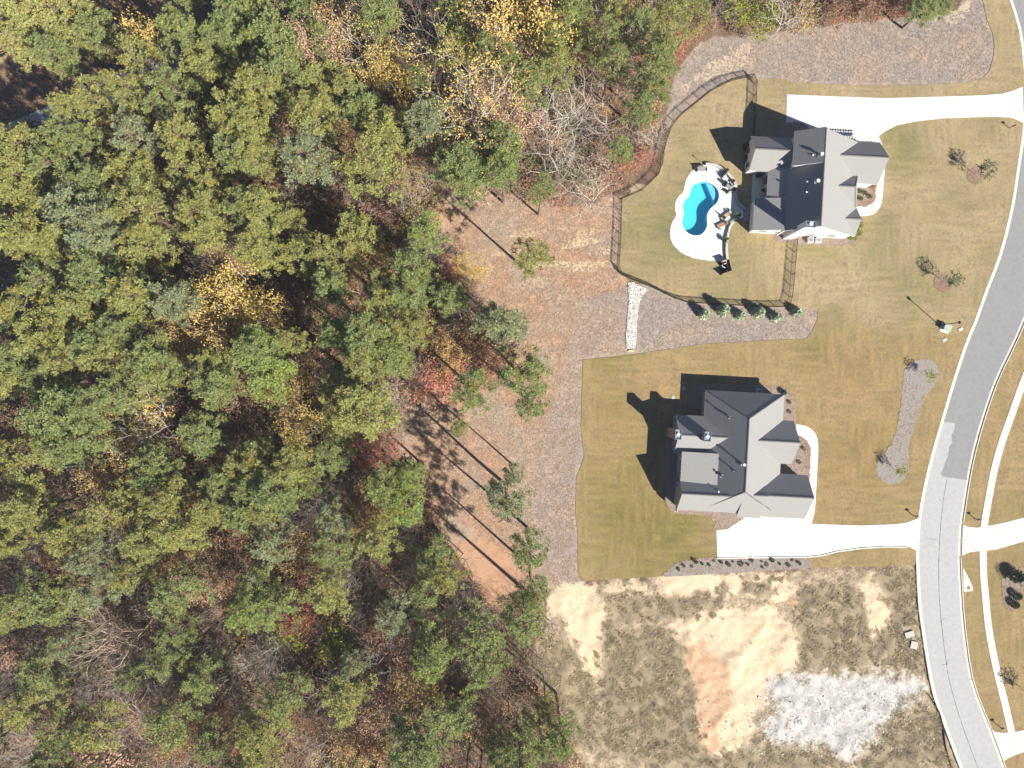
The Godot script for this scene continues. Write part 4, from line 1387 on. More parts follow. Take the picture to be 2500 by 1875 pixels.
# a pine: bare lower trunk, whorled boughs, tufts of needles along their outer halves
func pine(sd: int, tall: float, deep: float, wide: float, boughs: int, fill: float, tuft: float) -> Dictionary:
	rng.seed = sd
	var t := MB.new()
	var c := MB.new()
	var lean := Vector3(rng.randf_range(-0.25, 0.25), 0, rng.randf_range(-0.25, 0.25))
	var spine := []
	for k in 7:
		spine.append(Vector3(0, tall * k / 6.0, 0) + lean * sin(k * 1.1) * 0.8)
	for k in 6:
		t.tube(spine[k] - (Vector3(0, 0.2, 0) if k == 0 else Vector3.ZERO), spine[k + 1], 0.3 * (1.0 - k / 7.5), 0.3 * (1.0 - (k + 1) / 7.5), 7)
	var stretch := rng.randf_range(0.8, 1.2)
	var turn := rng.randf() * TAU
	for k in boughs:
		var f := (k + 0.5) / boughs
		var y := tall - 0.3 - deep * f
		var at: float = clampf(y / tall * 6.0, 0.0, 5.99)
		var root: Vector3 = spine[int(at)].lerp(spine[int(at) + 1], at - int(at))
		turn += 2.4 + rng.randf_range(-0.5, 0.5)
		var reach := wide * (0.22 + 0.85 * pow(f, 0.55)) * rng.randf_range(0.6, 1.1)
		if f > 0.75:
			reach *= 1.0 - (f - 0.75) * 1.3
		var dir := Vector3(cos(turn) * stretch, 0, sin(turn) / stretch).normalized()
		var rise := lerpf(0.75, 0.08, f) * reach
		var tip := root + dir * reach + Vector3.UP * rise
		var mid := root + dir * reach * 0.5 + Vector3.UP * rise * 0.3
		t.tube(root, mid, 0.07, 0.045, 3)
		t.tube(mid, tip, 0.045, 0.008, 3)
		var side := dir.cross(Vector3.UP)
		var n := int(ceilf(fill * (0.7 + reach * 0.62)))
		for q in n:
			var g := 1.0 - 0.7 * pow(rng.randf(), 1.3)
			if q == 0:
				g = 1.0
			var p := root.lerp(mid, g * 2.0) if g < 0.5 else mid.lerp(tip, g * 2.0 - 1.0)
			if q > 0:
				p += side * rng.randfn() * 0.36 * reach * (0.35 + 0.4 * (1.0 - absf(g - 0.7))) + Vector3.UP * rng.randf_range(-0.1, 0.45)
			t.tube(root.lerp(tip, g * 0.8), p, 0.024, 0.006, 3)
			var tone := rng.randf_range(0.75, 1.18)
			var yel := rng.randf_range(-0.10, 0.12)
			if rng.randf() < 0.03:
				yel = 0.32
			for w in 4:      # each spray is a knot of tufts
				var d := tone * rng.randf_range(0.88, 1.12)
				c.col = Color(d * (1.0 + yel), d, d * (1.0 - yel * 1.2))
				puff(c, p + Vector3(rng.randfn(), rng.randfn() * 0.5, rng.randfn()) * tuft * 0.72, tuft * rng.randf_range(0.75, 1.45), 20, 0.32, 0.105)
	for k in 3:
		puff(c, spine[6] + Vector3(rng.randfn() * 0.25, 0.1 * k, rng.randfn() * 0.25), tuft, 24, 0.5, 0.11)
	# a few dead limbs below the crown
	for k in 6:
		var y := tall - deep - rng.randf_range(0.3, 5.0)
		turn += 2.4
		t.tube(Vector3(0, y, 0), Vector3(cos(turn) * 1.3, y + 0.25, sin(turn) * 1.3), 0.03, 0.006, 3)
	return {"trunk": t.done(), "crown": c.done(), "wide": wide, "tall": tall, "mid": tall - deep * 0.45}

func branch(t: MB, tips: Array, p: Vector3, d: Vector3, length: float, r: float, level: int, most: int, spread: float) -> void:
	var n := 2 if level < 2 else 1
	var q := p
	for k in n:
		var e := q + (d + rand_dir() * 0.16).normalized() * length / n
		t.tube(q, e, r * (1.0 - 0.3 * k / n), r * (1.0 - 0.3 * (k + 1) / n), 6 if level == 0 else (4 if level < 3 else 3))
		if level >= 1 and level < most and k == 0 and n > 1:
			branch(t, tips, e, (d + rand_dir(0.1) * spread * 1.2).normalized(), length * 0.55, r * 0.45, level + 1, most, spread)
		q = e
	if level >= most - 1:
		tips.append(q)
	if level >= most:
		return
	var kids := 3 if level > 0 else 5
	var ang := rng.randf() * TAU
	var s := d.cross(Vector3(0.3, 0.2, 0.9)).normalized()
	var u := d.cross(s)
	for k in kids:
		ang += TAU / kids + rng.randf_range(-0.4, 0.4)
		var nd := (d * rng.randf_range(0.6, 1.1) + (s * cos(ang) + u * sin(ang)) * spread * rng.randf_range(0.7, 1.2) + Vector3.UP * 0.12).normalized()
		branch(t, tips, q, nd, length * rng.randf_range(0.55, 0.8), r * 0.6, level + 1, most, spread)

# a broadleaved tree in autumn: leaves = how many are left on it
func broadleaf(sd: int, tall: float, most: int, spread: float, leaves: int, size: float, hang: float) -> Dictionary:
	rng.seed = sd
	var t := MB.new()
	var tips := []
	branch(t, tips, Vector3(0, -0.2, 0), (Vector3.UP + rand_dir() * 0.05).normalized(), tall * 0.42, 0.0122 * tall, 0, most, spread)
	var hi := 0.0
	var wide := 0.0
	for p in tips:
		hi = maxf(hi, p.y)
		wide += Vector2(p.x, p.z).length() * 0.95 / tips.size()
	var c := MB.new()
	for k in leaves:
		var p: Vector3 = tips[rng.randi() % tips.size()] + rand_dir() * hang * rng.randf()
		var tone := rng.randf_range(0.65, 1.25)
		c.col = Color(tone, tone * rng.randf_range(0.85, 1.05), tone * rng.randf_range(0.7, 1.1))
		var a := rand_dir(0.6) .cross(rand_dir()).normalized() * size * rng.randf_range(0.6, 1.2)
		var b := a.cross(rand_dir(1.2)).normalized() * size * 0.6
		c.tri(p - a, p + b, p + a)
		c.tri(p - a, p + a, p - b)
	return {"trunk": t.done(), "crown": c.done() if leaves else null, "wide": wide, "tall": hi, "mid": hi * 0.75}

func stand(called: String, kind: Dictionary, cx: float, cy: float, r: float, tall: float, bark: Material, leaf: Material, label: String, category: String, group: String, turn := -1.0) -> Node3D:
	var h: float = tall * kind.mid / kind.tall
	var at := P(cx, cy, h)
	at.y = ground_y(at.x, at.z)
	var o := thing(called, label, category, at, rng.randf() * TAU if turn < 0 else turn, group)
	var s: float = r / 14.0 * (1.0 - h / FLY) / kind.wide
	o.scale = Vector3(s, tall / kind.tall, s)
	part("trunk", kind.trunk, bark, o)
	if kind.crown:
		part("crown", kind.crown, leaf, o)
	return o

func make_wood() -> void:
	M.needle_o = leaf_mat(0.32, 0.325, 0.115)
	M.needle_g = leaf_mat(0.25, 0.295, 0.115)
	M.needle_b = leaf_mat(0.27, 0.305, 0.17)
	M.needle_l = leaf_mat(0.37, 0.37, 0.14)
	M.needle_y = leaf_mat(0.27, 0.335, 0.105)
	M.leaf_yellow = leaf_mat(0.60, 0.46, 0.16, 0.5)
	M.leaf_gold = leaf_mat(0.47, 0.33, 0.15, 0.45)
	M.leaf_rust = leaf_mat(0.34, 0.19, 0.115, 0.4)
	M.leaf_red = leaf_mat(0.47, 0.20, 0.15, 0.45)
	M.leaf_pink = leaf_mat(0.52, 0.35, 0.265, 0.4)
	M.leaf_brown = leaf_mat(0.24, 0.165, 0.115, 0.3)
	M.leaf_lime = leaf_mat(0.30, 0.34, 0.05, 0.45)
	var full := []
	for k in 10:
		full.append(pine(100 + k, 21.0, 6.0 + k % 3, 3.6, 34 + 2 * (k % 4), 1.15, 0.37))
	var thin := []
	for k in 7:
		thin.append(pine(200 + k, 21.0, 8.5, 3.6, 29, 0.95, 0.36))
	# crowns on the plan: x, y, radius, kind of green (o olive, g green, b blue-green, l pale, y fresh)
	var dense := "60 40 62 l,150 35 60 l,58 105 46 l,205 95 44 o,237 76 44 g,130 130 44 g,345 152 56 o,444 76 48 g,580 50 60 g,237 242 52 o,171 272 42 o,328 227 46 o,429 222 52 g,504 166 60 o,530 106 52 g,620 100 52 g,333 328 56 b,434 328 48 o,55 353 56 o,156 333 36 g,222 348 46 g,141 408 60 g,45 429 60 o,323 429 66 o,454 414 56 o,565 282 56 o,615 313 46 o,575 378 52 g,227 440 46 g,504 444 52 o,395 267 42 g,595 200 46 o,282 207 22 o,45 480 60 o,187 510 66 b,45 576 60 o,126 596 52 o,227 561 60 b,353 521 70 o,348 601 56 o,499 521 66 o,504 566 52 o,237 662 66 g,121 687 52 g,328 717 60 o,66 753 66 o,192 748 60 o,424 732 56 b,605 505 52 g,620 606 48 o,101 823 60 o,45 884 56 g,227 843 60 g,298 803 52 g,272 874 56 o,378 879 60 g,509 894 46 o,615 858 52 g,25 788 42 g,166 884 42 o,630 30 46 o,686 30 46 g,746 50 46 g,671 101 60 g,696 176 56 g,630 212 52 o,787 202 60 o,766 277 60 o,746 383 66 b,625 313 46 o,615 383 46 o,882 262 52 g,943 328 70 o,902 403 70 o,1039 297 52 b,1104 111 52 o,923 30 52 g,1109 30 46 g,1023 192 32 g,1124 398 60 g,1215 343 52 g,1225 413 42 g,790 96 32 g,847 222 34 o,640 505 52 o,706 531 32 o,630 606 56 o,736 616 52 o,797 616 36 o,872 571 52 o,807 692 46 g,1003 652 56 g,998 712 52 g,943 743 52 o,1094 727 42 g,1003 803 48 o,892 823 60 g,953 869 56 g,640 869 62 y,716 833 32 o,827 823 52 g,882 894 52 o,928 692 36 o,25 930 46 o,136 1016 76 g,116 930 52 g,222 991 52 g,212 1066 60 g,383 925 52 o,524 940 52 g,282 955 52 g,494 1056 52 g,71 1142 60 o,146 1092 52 g,373 1142 52 g,444 1182 46 o,600 1127 52 o,535 1182 46 g,61 1248 52 o,176 1303 56 o,282 1248 52 o,353 1324 52 o,444 1293 56 o,590 1253 52 g,25 1329 42 o,303 1213 36 o,615 1192 42 g,20 1097 36 o,403 1223 36 o,514 1243 42 o,660 925 60 y,827 930 52 o,882 991 76 o,837 1016 52 o,812 1107 46 g,630 1122 56 o,711 1142 52 o,676 1203 56 g,766 1182 36 g,630 1253 46 o"
	var open := "822 1263 52 b,933 1182 46 g,983 1228 60 y,998 1162 36 y,923 1319 52 o,660 1324 52 b,812 1344 52 g,1054 1354 42 g,227 1364 46 b,86 1460 60 g,141 1480 52 g,242 1440 56 b,429 1450 66 g,605 1491 52 y,111 1632 56 g,166 1576 36 b,419 1612 46 g,333 1647 36 g,504 1652 46 g,424 1758 60 g,242 1783 52 o,141 1783 46 g,519 1814 46 g,76 1718 52 o,620 1778 46 o,126 1849 46 g,20 1496 42 o,429 1546 36 g,323 1405 42 o,666 1486 60 g,802 1445 60 o,1044 1440 46 g,1059 1572 56 g,1049 1622 42 y,1165 1546 60 g,1185 1622 52 g,847 1703 60 o,701 1708 52 g,645 1788 56 o,1003 1814 66 g,1104 1743 56 g,630 1859 46 o,1034 1849 52 g,1220 1849 46 g,862 1622 32 b,615 1430 46 g,1084 1410 46 o,1386 49 52 g,1341 118 46 g,1361 163 42 o,1471 94 42 g,1553 69 52 g,1634 33 46 o,1597 163 52 g,1597 228 42 g,1300 195 52 g,1231 350 52 g,1561 265 36 g,1614 122 42 g,1410 24 42 g,1247 155 32 g,1500 150 38 g,1500 30 40 o,1190 130 34 g,1325 456 30 g,1700 30 36 o,1215 793 52 b,1142 427 52 g"
	var names := {"o": "olive-green", "g": "mid-green", "b": "blue-green", "l": "pale yellow-green", "y": "fresh bright-green"}
	rng.seed = 1234
	var picks := RandomNumberGenerator.new()
	picks.seed = 77
	var marks := [[872, 62, "forked white-trunked yellow tree"], [1268, 58, "broad golden yellow tree"], [1166, 232, "great white-limbed tree"], [953, 186, "compact yellow tree"], [1018, 84, "fan-shaped grey bare tree"], [776, 121, "tan-pink leaved tree"], [1410, 244, "tall bare white tree"], [1492, 264, "lilac-grey bare tree"], [1034, 428, "small grey tree at the clearing"], [827, 753, "tan bare tree"], [630, 776, "small round yellow tree"], [902, 647, "dull yellow tree"], [545, 735, "large butter-yellow tree"], [424, 798, "gold and brown tree"], [560, 616, "dusty pink tree"], [499, 647, "brown bare tree"], [343, 1036, "star-shaped bare white tree"], [252, 1157, "ochre half-bare tree"], [565, 1000, "dark brown low tree"], [257, 1318, "small bare white tree"], [560, 1298, "rusty half-bare tree"], [161, 1364, "orange-red low tree"], [736, 1041, "bright yellow tree"], [711, 950, "tarnished gold tree"], [903, 1092, "pink-red small tree"], [746, 1268, "lilac bare tree"], [741, 1339, "brown and gold tree"], [292, 1582, "wide tan bare tree"], [328, 1798, "bare lilac tree over pink undergrowth"], [615, 1632, "bare silver tree"], [434, 1849, "dark grey bare tree"], [545, 1450, "rust-red tree"], [741, 1496, "coral red tree"], [948, 1632, "broad lilac bare tree"], [898, 1809, "vermilion shrub"], [1145, 1822, "spreading bare white tree"], [736, 1728, "orange-brown tree"], [348, 80, "isolated yellow sapling"], [60, 330, "shaded concrete lane"], [1044, 566, "bright green clearing pine"], [1114, 838, "orange thicket tree"], [1646, 110, "salmon-red shrub"], [20, 1587, "faded pink tree"], [30, 1046, "brown-leaved margin tree"], [10, 145, "dark rail fence"]]
	var ranks := ["nearest", "second nearest", "third nearest", "fourth nearest", "fifth nearest", "sixth nearest", "seventh nearest", "eighth nearest", "ninth nearest", "tenth nearest", "eleventh nearest", "twelfth nearest"]
	var crowns := {}
	for item in (dense + "," + open).split(","):
		var a: PackedStringArray = item.split(" ")
		if not crowns.has(a[3]):
			crowns[a[3]] = []
		crowns[a[3]].append(Vector2(float(a[0]), float(a[1])))
	for set in [[dense, full, "full rounded crown in the closed wood", "pines of the closed wood"], [open, thin, "loose feathery crown in the opener wood", "pines of the opener wood"]]:
		for item in set[0].split(","):
			var a: PackedStringArray = item.split(" ")
			var kinds: Array = set[1]
			var kd: Dictionary = kinds[picks.randi() % kinds.size()]
			if picks.randf() < 0.3:
				kd = thin[picks.randi() % thin.size()]
			rng.seed = picks.randi()
			var here := Vector2(float(a[0]), float(a[1]))
			var best := 99
			var far := 1e9
			var said: String = "%s pine with a %s" % [names[a[3]], set[2]]
			for mk in marks:
				var dist := here.distance_to(Vector2(mk[0], mk[1])) + here.x * 0.0003 + here.y * 0.0001
				var rank := 0
				for c in crowns[a[3]]:
					if c.distance_to(Vector2(mk[0], mk[1])) + c.x * 0.0003 + c.y * 0.0001 < dist - 0.00001:
						rank += 1
				if rank < ranks.size() and dist < 480 and (rank < best or (rank == best and dist < far)):
					best = rank
					far = dist
					said = "%s %s pine to the %s" % [ranks[rank], names[a[3]], mk[2]]
			stand("pine_tree", kd, float(a[0]), float(a[1]), float(a[2]) * 1.19, picks.randf_range(18.5, 24.0), M.bark_pine, M["needle_" + a[3]], said, "pine tree", set[3] + ", " + names[a[3]])
	# pines past the edge of the frame, whose trunks and shadows reach into it
	for k in 46:
		var q := Vector2(-45 - 40 * picks.randf(), picks.randf_range(350, 1900)) if k < 18 else (Vector2(picks.randf_range(0, 1350), 1915 + 50 * picks.randf()) if k < 38 else Vector2(picks.randf_range(300, 1500), -40 - 40 * picks.randf()))
		rng.seed = picks.randi()
		stand("pine_tree", thin[k % 5], q.x, q.y, picks.randf_range(40, 56), picks.randf_range(18, 23), M.bark_pine, M.needle_g, "tall pine rooted at the outer margin of the wood", "pine tree", "pines of the outer margin")
	# pines with a place of their own along the clearing
	var lone := [
		[1301, 628, 46, "o", 1, 19, "lone olive pine standing in the straw-streaked clearing"],
		[1044, 566, 48, "y", 1, 20, "bright green pine at the clearing corner above a pale trunk"],
		[1236, 789, 54, "b", 1, 20, "dark blue-green pine on the clearing edge above the orange thicket"],
		[1280, 912, 64, "g", 1, 21, "broad leafy pine overhanging the grey straw near the lawn corner"],
		[1298, 985, 42, "g", 1, 17, "smaller green pine just below the broad one over the straw"],
		[1150, 952, 56, "g", 1, 20, "green pine shading the red earth below the pink thicket"],
		[1120, 1046, 24, "g", 1, 15, "slender young pine at the top of the long trunk shadows"],
		[1235, 1222, 56, "b", 1, 20, "grey-green pine alone in the middle of the shadowed clearing"],
		[1253, 1160, 28, "b", 1, 16, "small pine tuft beside the lone grey-green pine"],
		[1293, 1345, 50, "g", 1, 21, "wispy pine between the red earth and the grey straw"],
		[1300, 1450, 44, "g", 1, 20, "narrow pine at the lower corner of the lawn"],
		[1279, 1517, 60, "g", 1, 21, "large green pine where the sandy lot meets the wood"],
		[1320, 1800, 60, "g", 1, 21, "green pine over the weedy strip at the bottom of the lot"],
		[1372, 1800, 46, "g", 1, 19, "outermost pine beside the bare sandy track in the weeds"],
		[1268, 1854, 56, "g", 1, 20, "pine at the foot of the weedy strip behind two others"],
		[1334, 1728, 30, "o", 1, 15, "small olive pine at the upper end of the weedy strip"],
		[1516, 366, 30, "y", 1, 9, "short bright green pine in front of the bare trees by the fence"],
		[570, 879, 26, "y", 1, 14, "lime-green young pine among the dark crowns"],
		[2257, 18, 40, "g", 0, 8, "bushy dark green pine at the top of the straw bank"],
		[2302, 14, 28, "g", 0, 6, "smaller bushy pine next to the dark green one on the bank"],
		[963, 1501, 52, "b", 1, 21, "blue-green pine with a long bare limb beside the red shrubs"]]
	for a in lone:
		rng.seed = int(a[0] * 3 + a[1])
		stand("pine_tree", (thin if a[4] == 1 else full)[int(a[0]) % 5], a[0], a[1], a[2] * 1.12, a[5], M.bark_pine, M["needle_" + a[3]], a[6], "pine tree", "")
	# broadleaved trees
	var bare := []
	for k in 4:
		bare.append(broadleaf(300 + k, 15.0, 5, 0.75, 0, 0.1, 0.1))
	var fine := []
	for k in 2:
		fine.append(broadleaf(320 + k, 12.0, 5, 0.6, 0, 0.1, 0.1))
	var sparse := []
	for k in 3:
		sparse.append(broadleaf(340 + k, 16.0, 5, 0.75, 3000, 0.14, 0.7))
	var leafy := []
	for k in 3:
		leafy.append(broadleaf(360 + k, 11.0, 4, 0.75, 6500, 0.14, 1.2))
	var bush := []
	for k in 3:
		bush.append(broadleaf(380 + k, 5.0, 3, 1.0, 1800, 0.12, 0.8))
	# plan x, y, radius, shape, height, bark, leaf, label
	var br := [
		[872, 62, 70, sparse, 18, "white", "yellow", "yellow-leaved tree with forked white trunk below the top pines"],
		[1268, 58, 80, leafy, 18, "white", "yellow", "broad golden yellow tree at the top of the wood"],
		[1166, 232, 92, sparse, 19, "white", "yellow", "great white-limbed tree with few yellow leaves"],
		[953, 186, 40, leafy, 14, "grey", "yellow", "compact yellow tree beside the grey bare one"],
		[1018, 84, 58, fine, 17, "grey", "", "fan-shaped grey bare tree between two yellow ones"],
		[776, 121, 42, leafy, 16, "tan", "pink", "tan-pink leaved tree next to the white forked one"],
		[1345, 285, 60, bare, 15, "white", "", "bare white tree leaning over the brown thicket"],
		[1410, 244, 62, bare, 16, "white", "", "tall bare white tree in the middle of the bare group"],
		[1492, 264, 56, bare, 15, "lilac", "", "lilac-grey bare tree on the fence side of the bare group"],
		[1366, 391, 60, bare, 14, "grey", "", "low bare grey tree dropping twigs onto the clearing"],
		[1451, 480, 52, bare, 9, "white", "", "bare pale tree spreading over the fence corner"],
		[1606, 338, 36, fine, 7, "white", "", "small bare tree hanging across the curved fence"],
		[1034, 428, 32, sparse, 12, "grey", "yellow", "small grey tree with a few yellow leaves at the clearing"],
		[827, 753, 46, fine, 14, "tan", "", "tan bare tree with dense twigs among the pines"],
		[872, 775, 32, leafy, 12, "grey", "gold", "golden tree pressed against the tan bare one"],
		[630, 776, 36, leafy, 12, "grey", "yellow", "small round yellow tree by the dark gap"],
		[902, 647, 30, leafy, 12, "grey", "yellow", "dull yellow tree between olive pines"],
		[1145, 662, 26, leafy, 7, "grey", "yellow", "low yellow shrubby tree on the clearing edge"],
		[1145, 763, 38, fine, 11, "white", "", "bare whitish tree beside the dark pine of the clearing"],
		[545, 735, 58, leafy, 15, "white", "yellow", "large butter-yellow tree left of the dark gap"],
		[424, 798, 46, leafy, 13, "white", "gold", "gold and brown tree with a pale leaning trunk"],
		[504, 823, 50, leafy, 12, "grey", "gold", "brownish gold tree under the butter-yellow one"],
		[560, 616, 32, leafy, 13, "tan", "pink", "dusty pink tree beside a fallen pale trunk"],
		[499, 647, 38, fine, 11, "tan", "", "brown bare tree in the dark gap"],
		[343, 1036, 64, bare, 16, "white", "", "star-shaped bare white tree ringed by yellow leaves"],
		[322, 1042, 58, leafy, 11, "grey", "yellow", "yellow tree showing round the bare white star"],
		[403, 1036, 24, bush, 9, "tan", "red", "pinkish red sapling beside the bare white star"],
		[252, 1157, 46, leafy, 12, "grey", "gold", "ochre half-bare tree below the bare white star"],
		[30, 1046, 42, leafy, 12, "grey", "brown", "brown-leaved tree at the west margin"],
		[565, 1000, 60, leafy, 9, "grey", "brown", "dark brown low tree in a shaded gap"],
		[257, 1318, 28, bare, 11, "white", "", "small bare white tree in a shaded hole"],
		[560, 1298, 48, leafy, 11, "tan", "rust", "rusty half-bare tree among olive pines"],
		[161, 1364, 32, bush, 9, "tan", "rust", "orange-red low tree near the west margin"],
		[736, 1041, 42, leafy, 14, "white", "yellow", "bright yellow tree in the heart of the wood"],
		[711, 950, 36, leafy, 13, "grey", "gold", "tarnished gold tree above the bright yellow one"],
		[903, 1092, 38, leafy, 9, "tan", "red", "pink-red small tree at the shadowed clearing corner"],
		[746, 1268, 38, fine, 13, "lilac", "", "lilac bare tree beside blue-green pines"],
		[1003, 935, 38, fine, 10, "tan", "", "pinkish bare tree above the red earth"],
		[1054, 935, 32, bush, 7, "tan", "red", "orange-red shrub at the head of the red earth"],
		[741, 1339, 38, leafy, 12, "grey", "gold", "brown and gold tree below the lilac bare one"],
		[292, 1582, 76, bare, 15, "tan", "", "wide tan bare tree with snaking limbs"],
		[328, 1798, 58, bare, 14, "lilac", "", "bare lilac tree over pink undergrowth"],
		[615, 1632, 44, bare, 13, "white", "", "bare silver tree in the lower wood"],
		[434, 1849, 56, fine, 12, "grey", "", "dark grey bare tree at the bottom margin"],
		[20, 1587, 42, leafy, 10, "tan", "pink", "faded pink tree at the west margin"],
		[227, 1862, 46, bush, 8, "tan", "pink", "pink shrubby tree at the bottom margin"],
		[545, 1450, 36, leafy, 9, "tan", "rust", "rust-red tree next to the fresh green pine"],
		[469, 1667, 24, bush, 8, "tan", "gold", "small orange sapling among green pines"],
		[741, 1496, 32, leafy, 11, "tan", "red", "coral red tree standing out of the green"],
		[812, 1501, 20, bush, 8, "tan", "gold", "little golden sapling right of the coral red tree"],
		[948, 1632, 64, fine, 13, "lilac", "", "broad lilac bare tree with wine-red leaves beneath"],
		[945, 1660, 40, bush, 7, "tan", "red", "wine-red shrub under the broad lilac bare tree"],
		[645, 1627, 40, bare, 12, "white", "", "bare white twisted tree by the silver one"],
		[898, 1809, 26, bush, 8, "tan", "red", "vermilion shrub in the lower wood"],
		[882, 1826, 58, leafy, 9, "grey", "gold", "rusty gold tree around the vermilion shrub"],
		[1145, 1822, 60, bare, 13, "white", "", "bare white tree spreading at the bottom margin"],
		[736, 1728, 38, leafy, 9, "tan", "rust", "orange-brown tree in the lower wood"],
		[877, 1546, 50, leafy, 8, "grey", "brown", "brown thin-leaved tree beside the blue-green pine"],
		[792, 1824, 46, bare, 11, "grey", "", "dark bare tree right of olive pines at the bottom"],
		[1340, 1540, 34, fine, 8, "lilac", "", "small lilac bare tree on the sandy lot corner"],
		[348, 80, 26, bush, 12, "grey", "yellow", "isolated bright yellow sapling over the shaded gap"],
		[353, 1521, 42, leafy, 8, "grey", "brown", "brown tree above the wide tan bare one"],
		[827, 1566, 30, bush, 9, "grey", "lime", "yellow-green sapling in the lower wood"],
		[715, 1540, 26, bush, 7, "grey", "lime", "lime sapling below the coral red tree"],
		[1569, 378, 17, bush, 5, "tan", "red", "bright red shrub inside the fence curve"],
		[1646, 110, 22, bush, 5, "tan", "red", "salmon-red shrub at the corner of the straw bank"],
		[1104, 672, 22, bush, 6, "tan", "red", "crimson shrub below the bright clearing pine"],
		[1114, 838, 52, leafy, 7, "tan", "gold", "orange thicket tree above the pink thicket"],
		[1155, 884, 44, bush, 5, "tan", "red", "pink-red thicket shrub below the orange thicket tree"],
		[1069, 793, 30, bush, 6, "tan", "rust", "rusty thicket shrub left of the orange one"],
		[1858, 43, 26, bush, 5, "grey", "lime", "yellow-green bush at the top of the straw bank"],
		[1800, 20, 22, bush, 6, "grey", "lime", "leafy lime bush where the wood meets the straw bank"],
		[1955, 38, 26, bush, 5, "grey", "gold", "straw-gold bush on top of the bank"],
		[2040, 25, 20, bush, 5, "grey", "rust", "rust-brown bush on top of the bank"],
		[2120, 15, 22, bush, 6, "tan", "rust", "reddish bush near the top of the bank"],
		[2195, 8, 20, bush, 6, "tan", "red", "dull red bush beside the dark green bank pine"],
		[1935, 18, 46, bare, 12, "white", "", "bare white tree leaning over the straw bank"]]
	for a in br:
		rng.seed = int(a[0] * 7 + a[1])
		var kinds: Array = a[3]
		stand("broadleaf_tree", kinds[int(a[0] + a[1]) % kinds.size()], a[0], a[1], a[2] * 1.05, a[4] * (1.35 if a[4] > 10 and a[0] < 1290 else 1.0), M["bark_" + a[5]], M["leaf_" + a[6]] if a[6] != "" else null, a[7], "tree", "")
	# more broadleaves half hidden among the pines, thickest in the lower wood
	var more := RandomNumberGenerator.new()
	more.seed = 4321
	var looks := [[bare, "grey", "", "grey bare tree half hidden between the pines"], [fine, "tan", "", "tan twiggy bare tree half hidden between the pines"], [leafy, "tan", "rust", "rust-leaved tree half hidden between the pines"], [leafy, "grey", "brown", "brown-leaved tree half hidden between the pines"], [fine, "lilac", "", "lilac-grey bare tree half hidden between the pines"], [leafy, "grey", "gold", "dull gold tree half hidden between the pines"], [leafy, "tan", "pink", "faded pink tree half hidden between the pines"], [bare, "white", "", "pale bare tree half hidden between the pines"]]
	var put := 0
	while put < 76:
		var q := Vector2(more.randf_range(10, 1500), more.randf_range(20, 1860))
		if not Geometry2D.is_point_in_polygon(G(q.x, q.y), wood) or (q.x < 420 and q.y < 330) or (q.x > 1260 and q.y > 170) or (q.y < 1200 and q.x < 1000 and more.randf() < 0.72):
			continue
		var near := 1e9
		for a in br:
			near = minf(near, q.distance_to(Vector2(a[0], a[1])))
		for key in crowns:
			for c in crowns[key]:
				near = minf(near, q.distance_to(c) + 8.0)
		if near < 44:
			continue
		var lk: Array = looks[more.randi() % looks.size()]
		rng.seed = more.randi()
		stand("broadleaf_tree", lk[0][more.randi() % lk[0].size()], q.x, q.y, more.randf_range(26, 48), more.randf_range(11, 18), M["bark_" + lk[1]], M["leaf_" + lk[2]] if lk[2] != "" else null, lk[3], "tree", lk[3])
		put += 1
	# undergrowth that nobody could count
	rng.seed = 404
	var twig := broadleaf(501, 2.6, 3, 1.0, 170, 0.13, 0.6)
	var mix := MB.new()
	mix.v = twig.crown.surface_get_arrays(0)[Mesh.ARRAY_VERTEX]
	mix.c = twig.crown.surface_get_arrays(0)[Mesh.ARRAY_COLOR]
	var tv: PackedVector3Array = twig.trunk.surface_get_arrays(0)[Mesh.ARRAY_VERTEX]
	mix.v.append_array(tv)
	for k in tv.size():
		mix.c.append(Color(0.9, 0.75, 0.65))
	var tones := [Color(0.23, 0.13, 0.08), Color(0.20, 0.14, 0.10), Color(0.30, 0.18, 0.09), Color(0.36, 0.24, 0.10), Color(0.17, 0.16, 0.07), Color(0.25, 0.13, 0.10), Color(0.30, 0.23, 0.18), Color(0.15, 0.17, 0.06), Color(0.24, 0.2, 0.16), Color(0.13, 0.15, 0.06)]
	var xf := []
	var col := []
	while xf.size() < 2600:
		var p := Vector2(rng.randf_range(-96, 85), rng.randf_range(-72, 72))
		if not Geometry2D.is_point_in_polygon(p, wood):
			continue
		if p.x < -58 and p.y < -45 and p.y > -68 + (-58 - p.x) * 0.3:
			continue
		var s := rng.randf_range(0.6, 1.7)
		xf.append(Transform3D(Basis(Vector3.UP, rng.randf() * TAU).scaled(Vector3(s, s * rng.randf_range(0.7, 1.3), s)), Vector3(p.x, ground_y(p.x, p.y), p.y)))
		var tn: Color = tones[rng.randi() % tones.size()]
		col.append(tn * rng.randf_range(0.85, 1.6))
	scatter("undergrowth", mix.done(), M.under, xf, col, "brown and rusty undergrowth on the floor of the wood", "undergrowth")

	pass

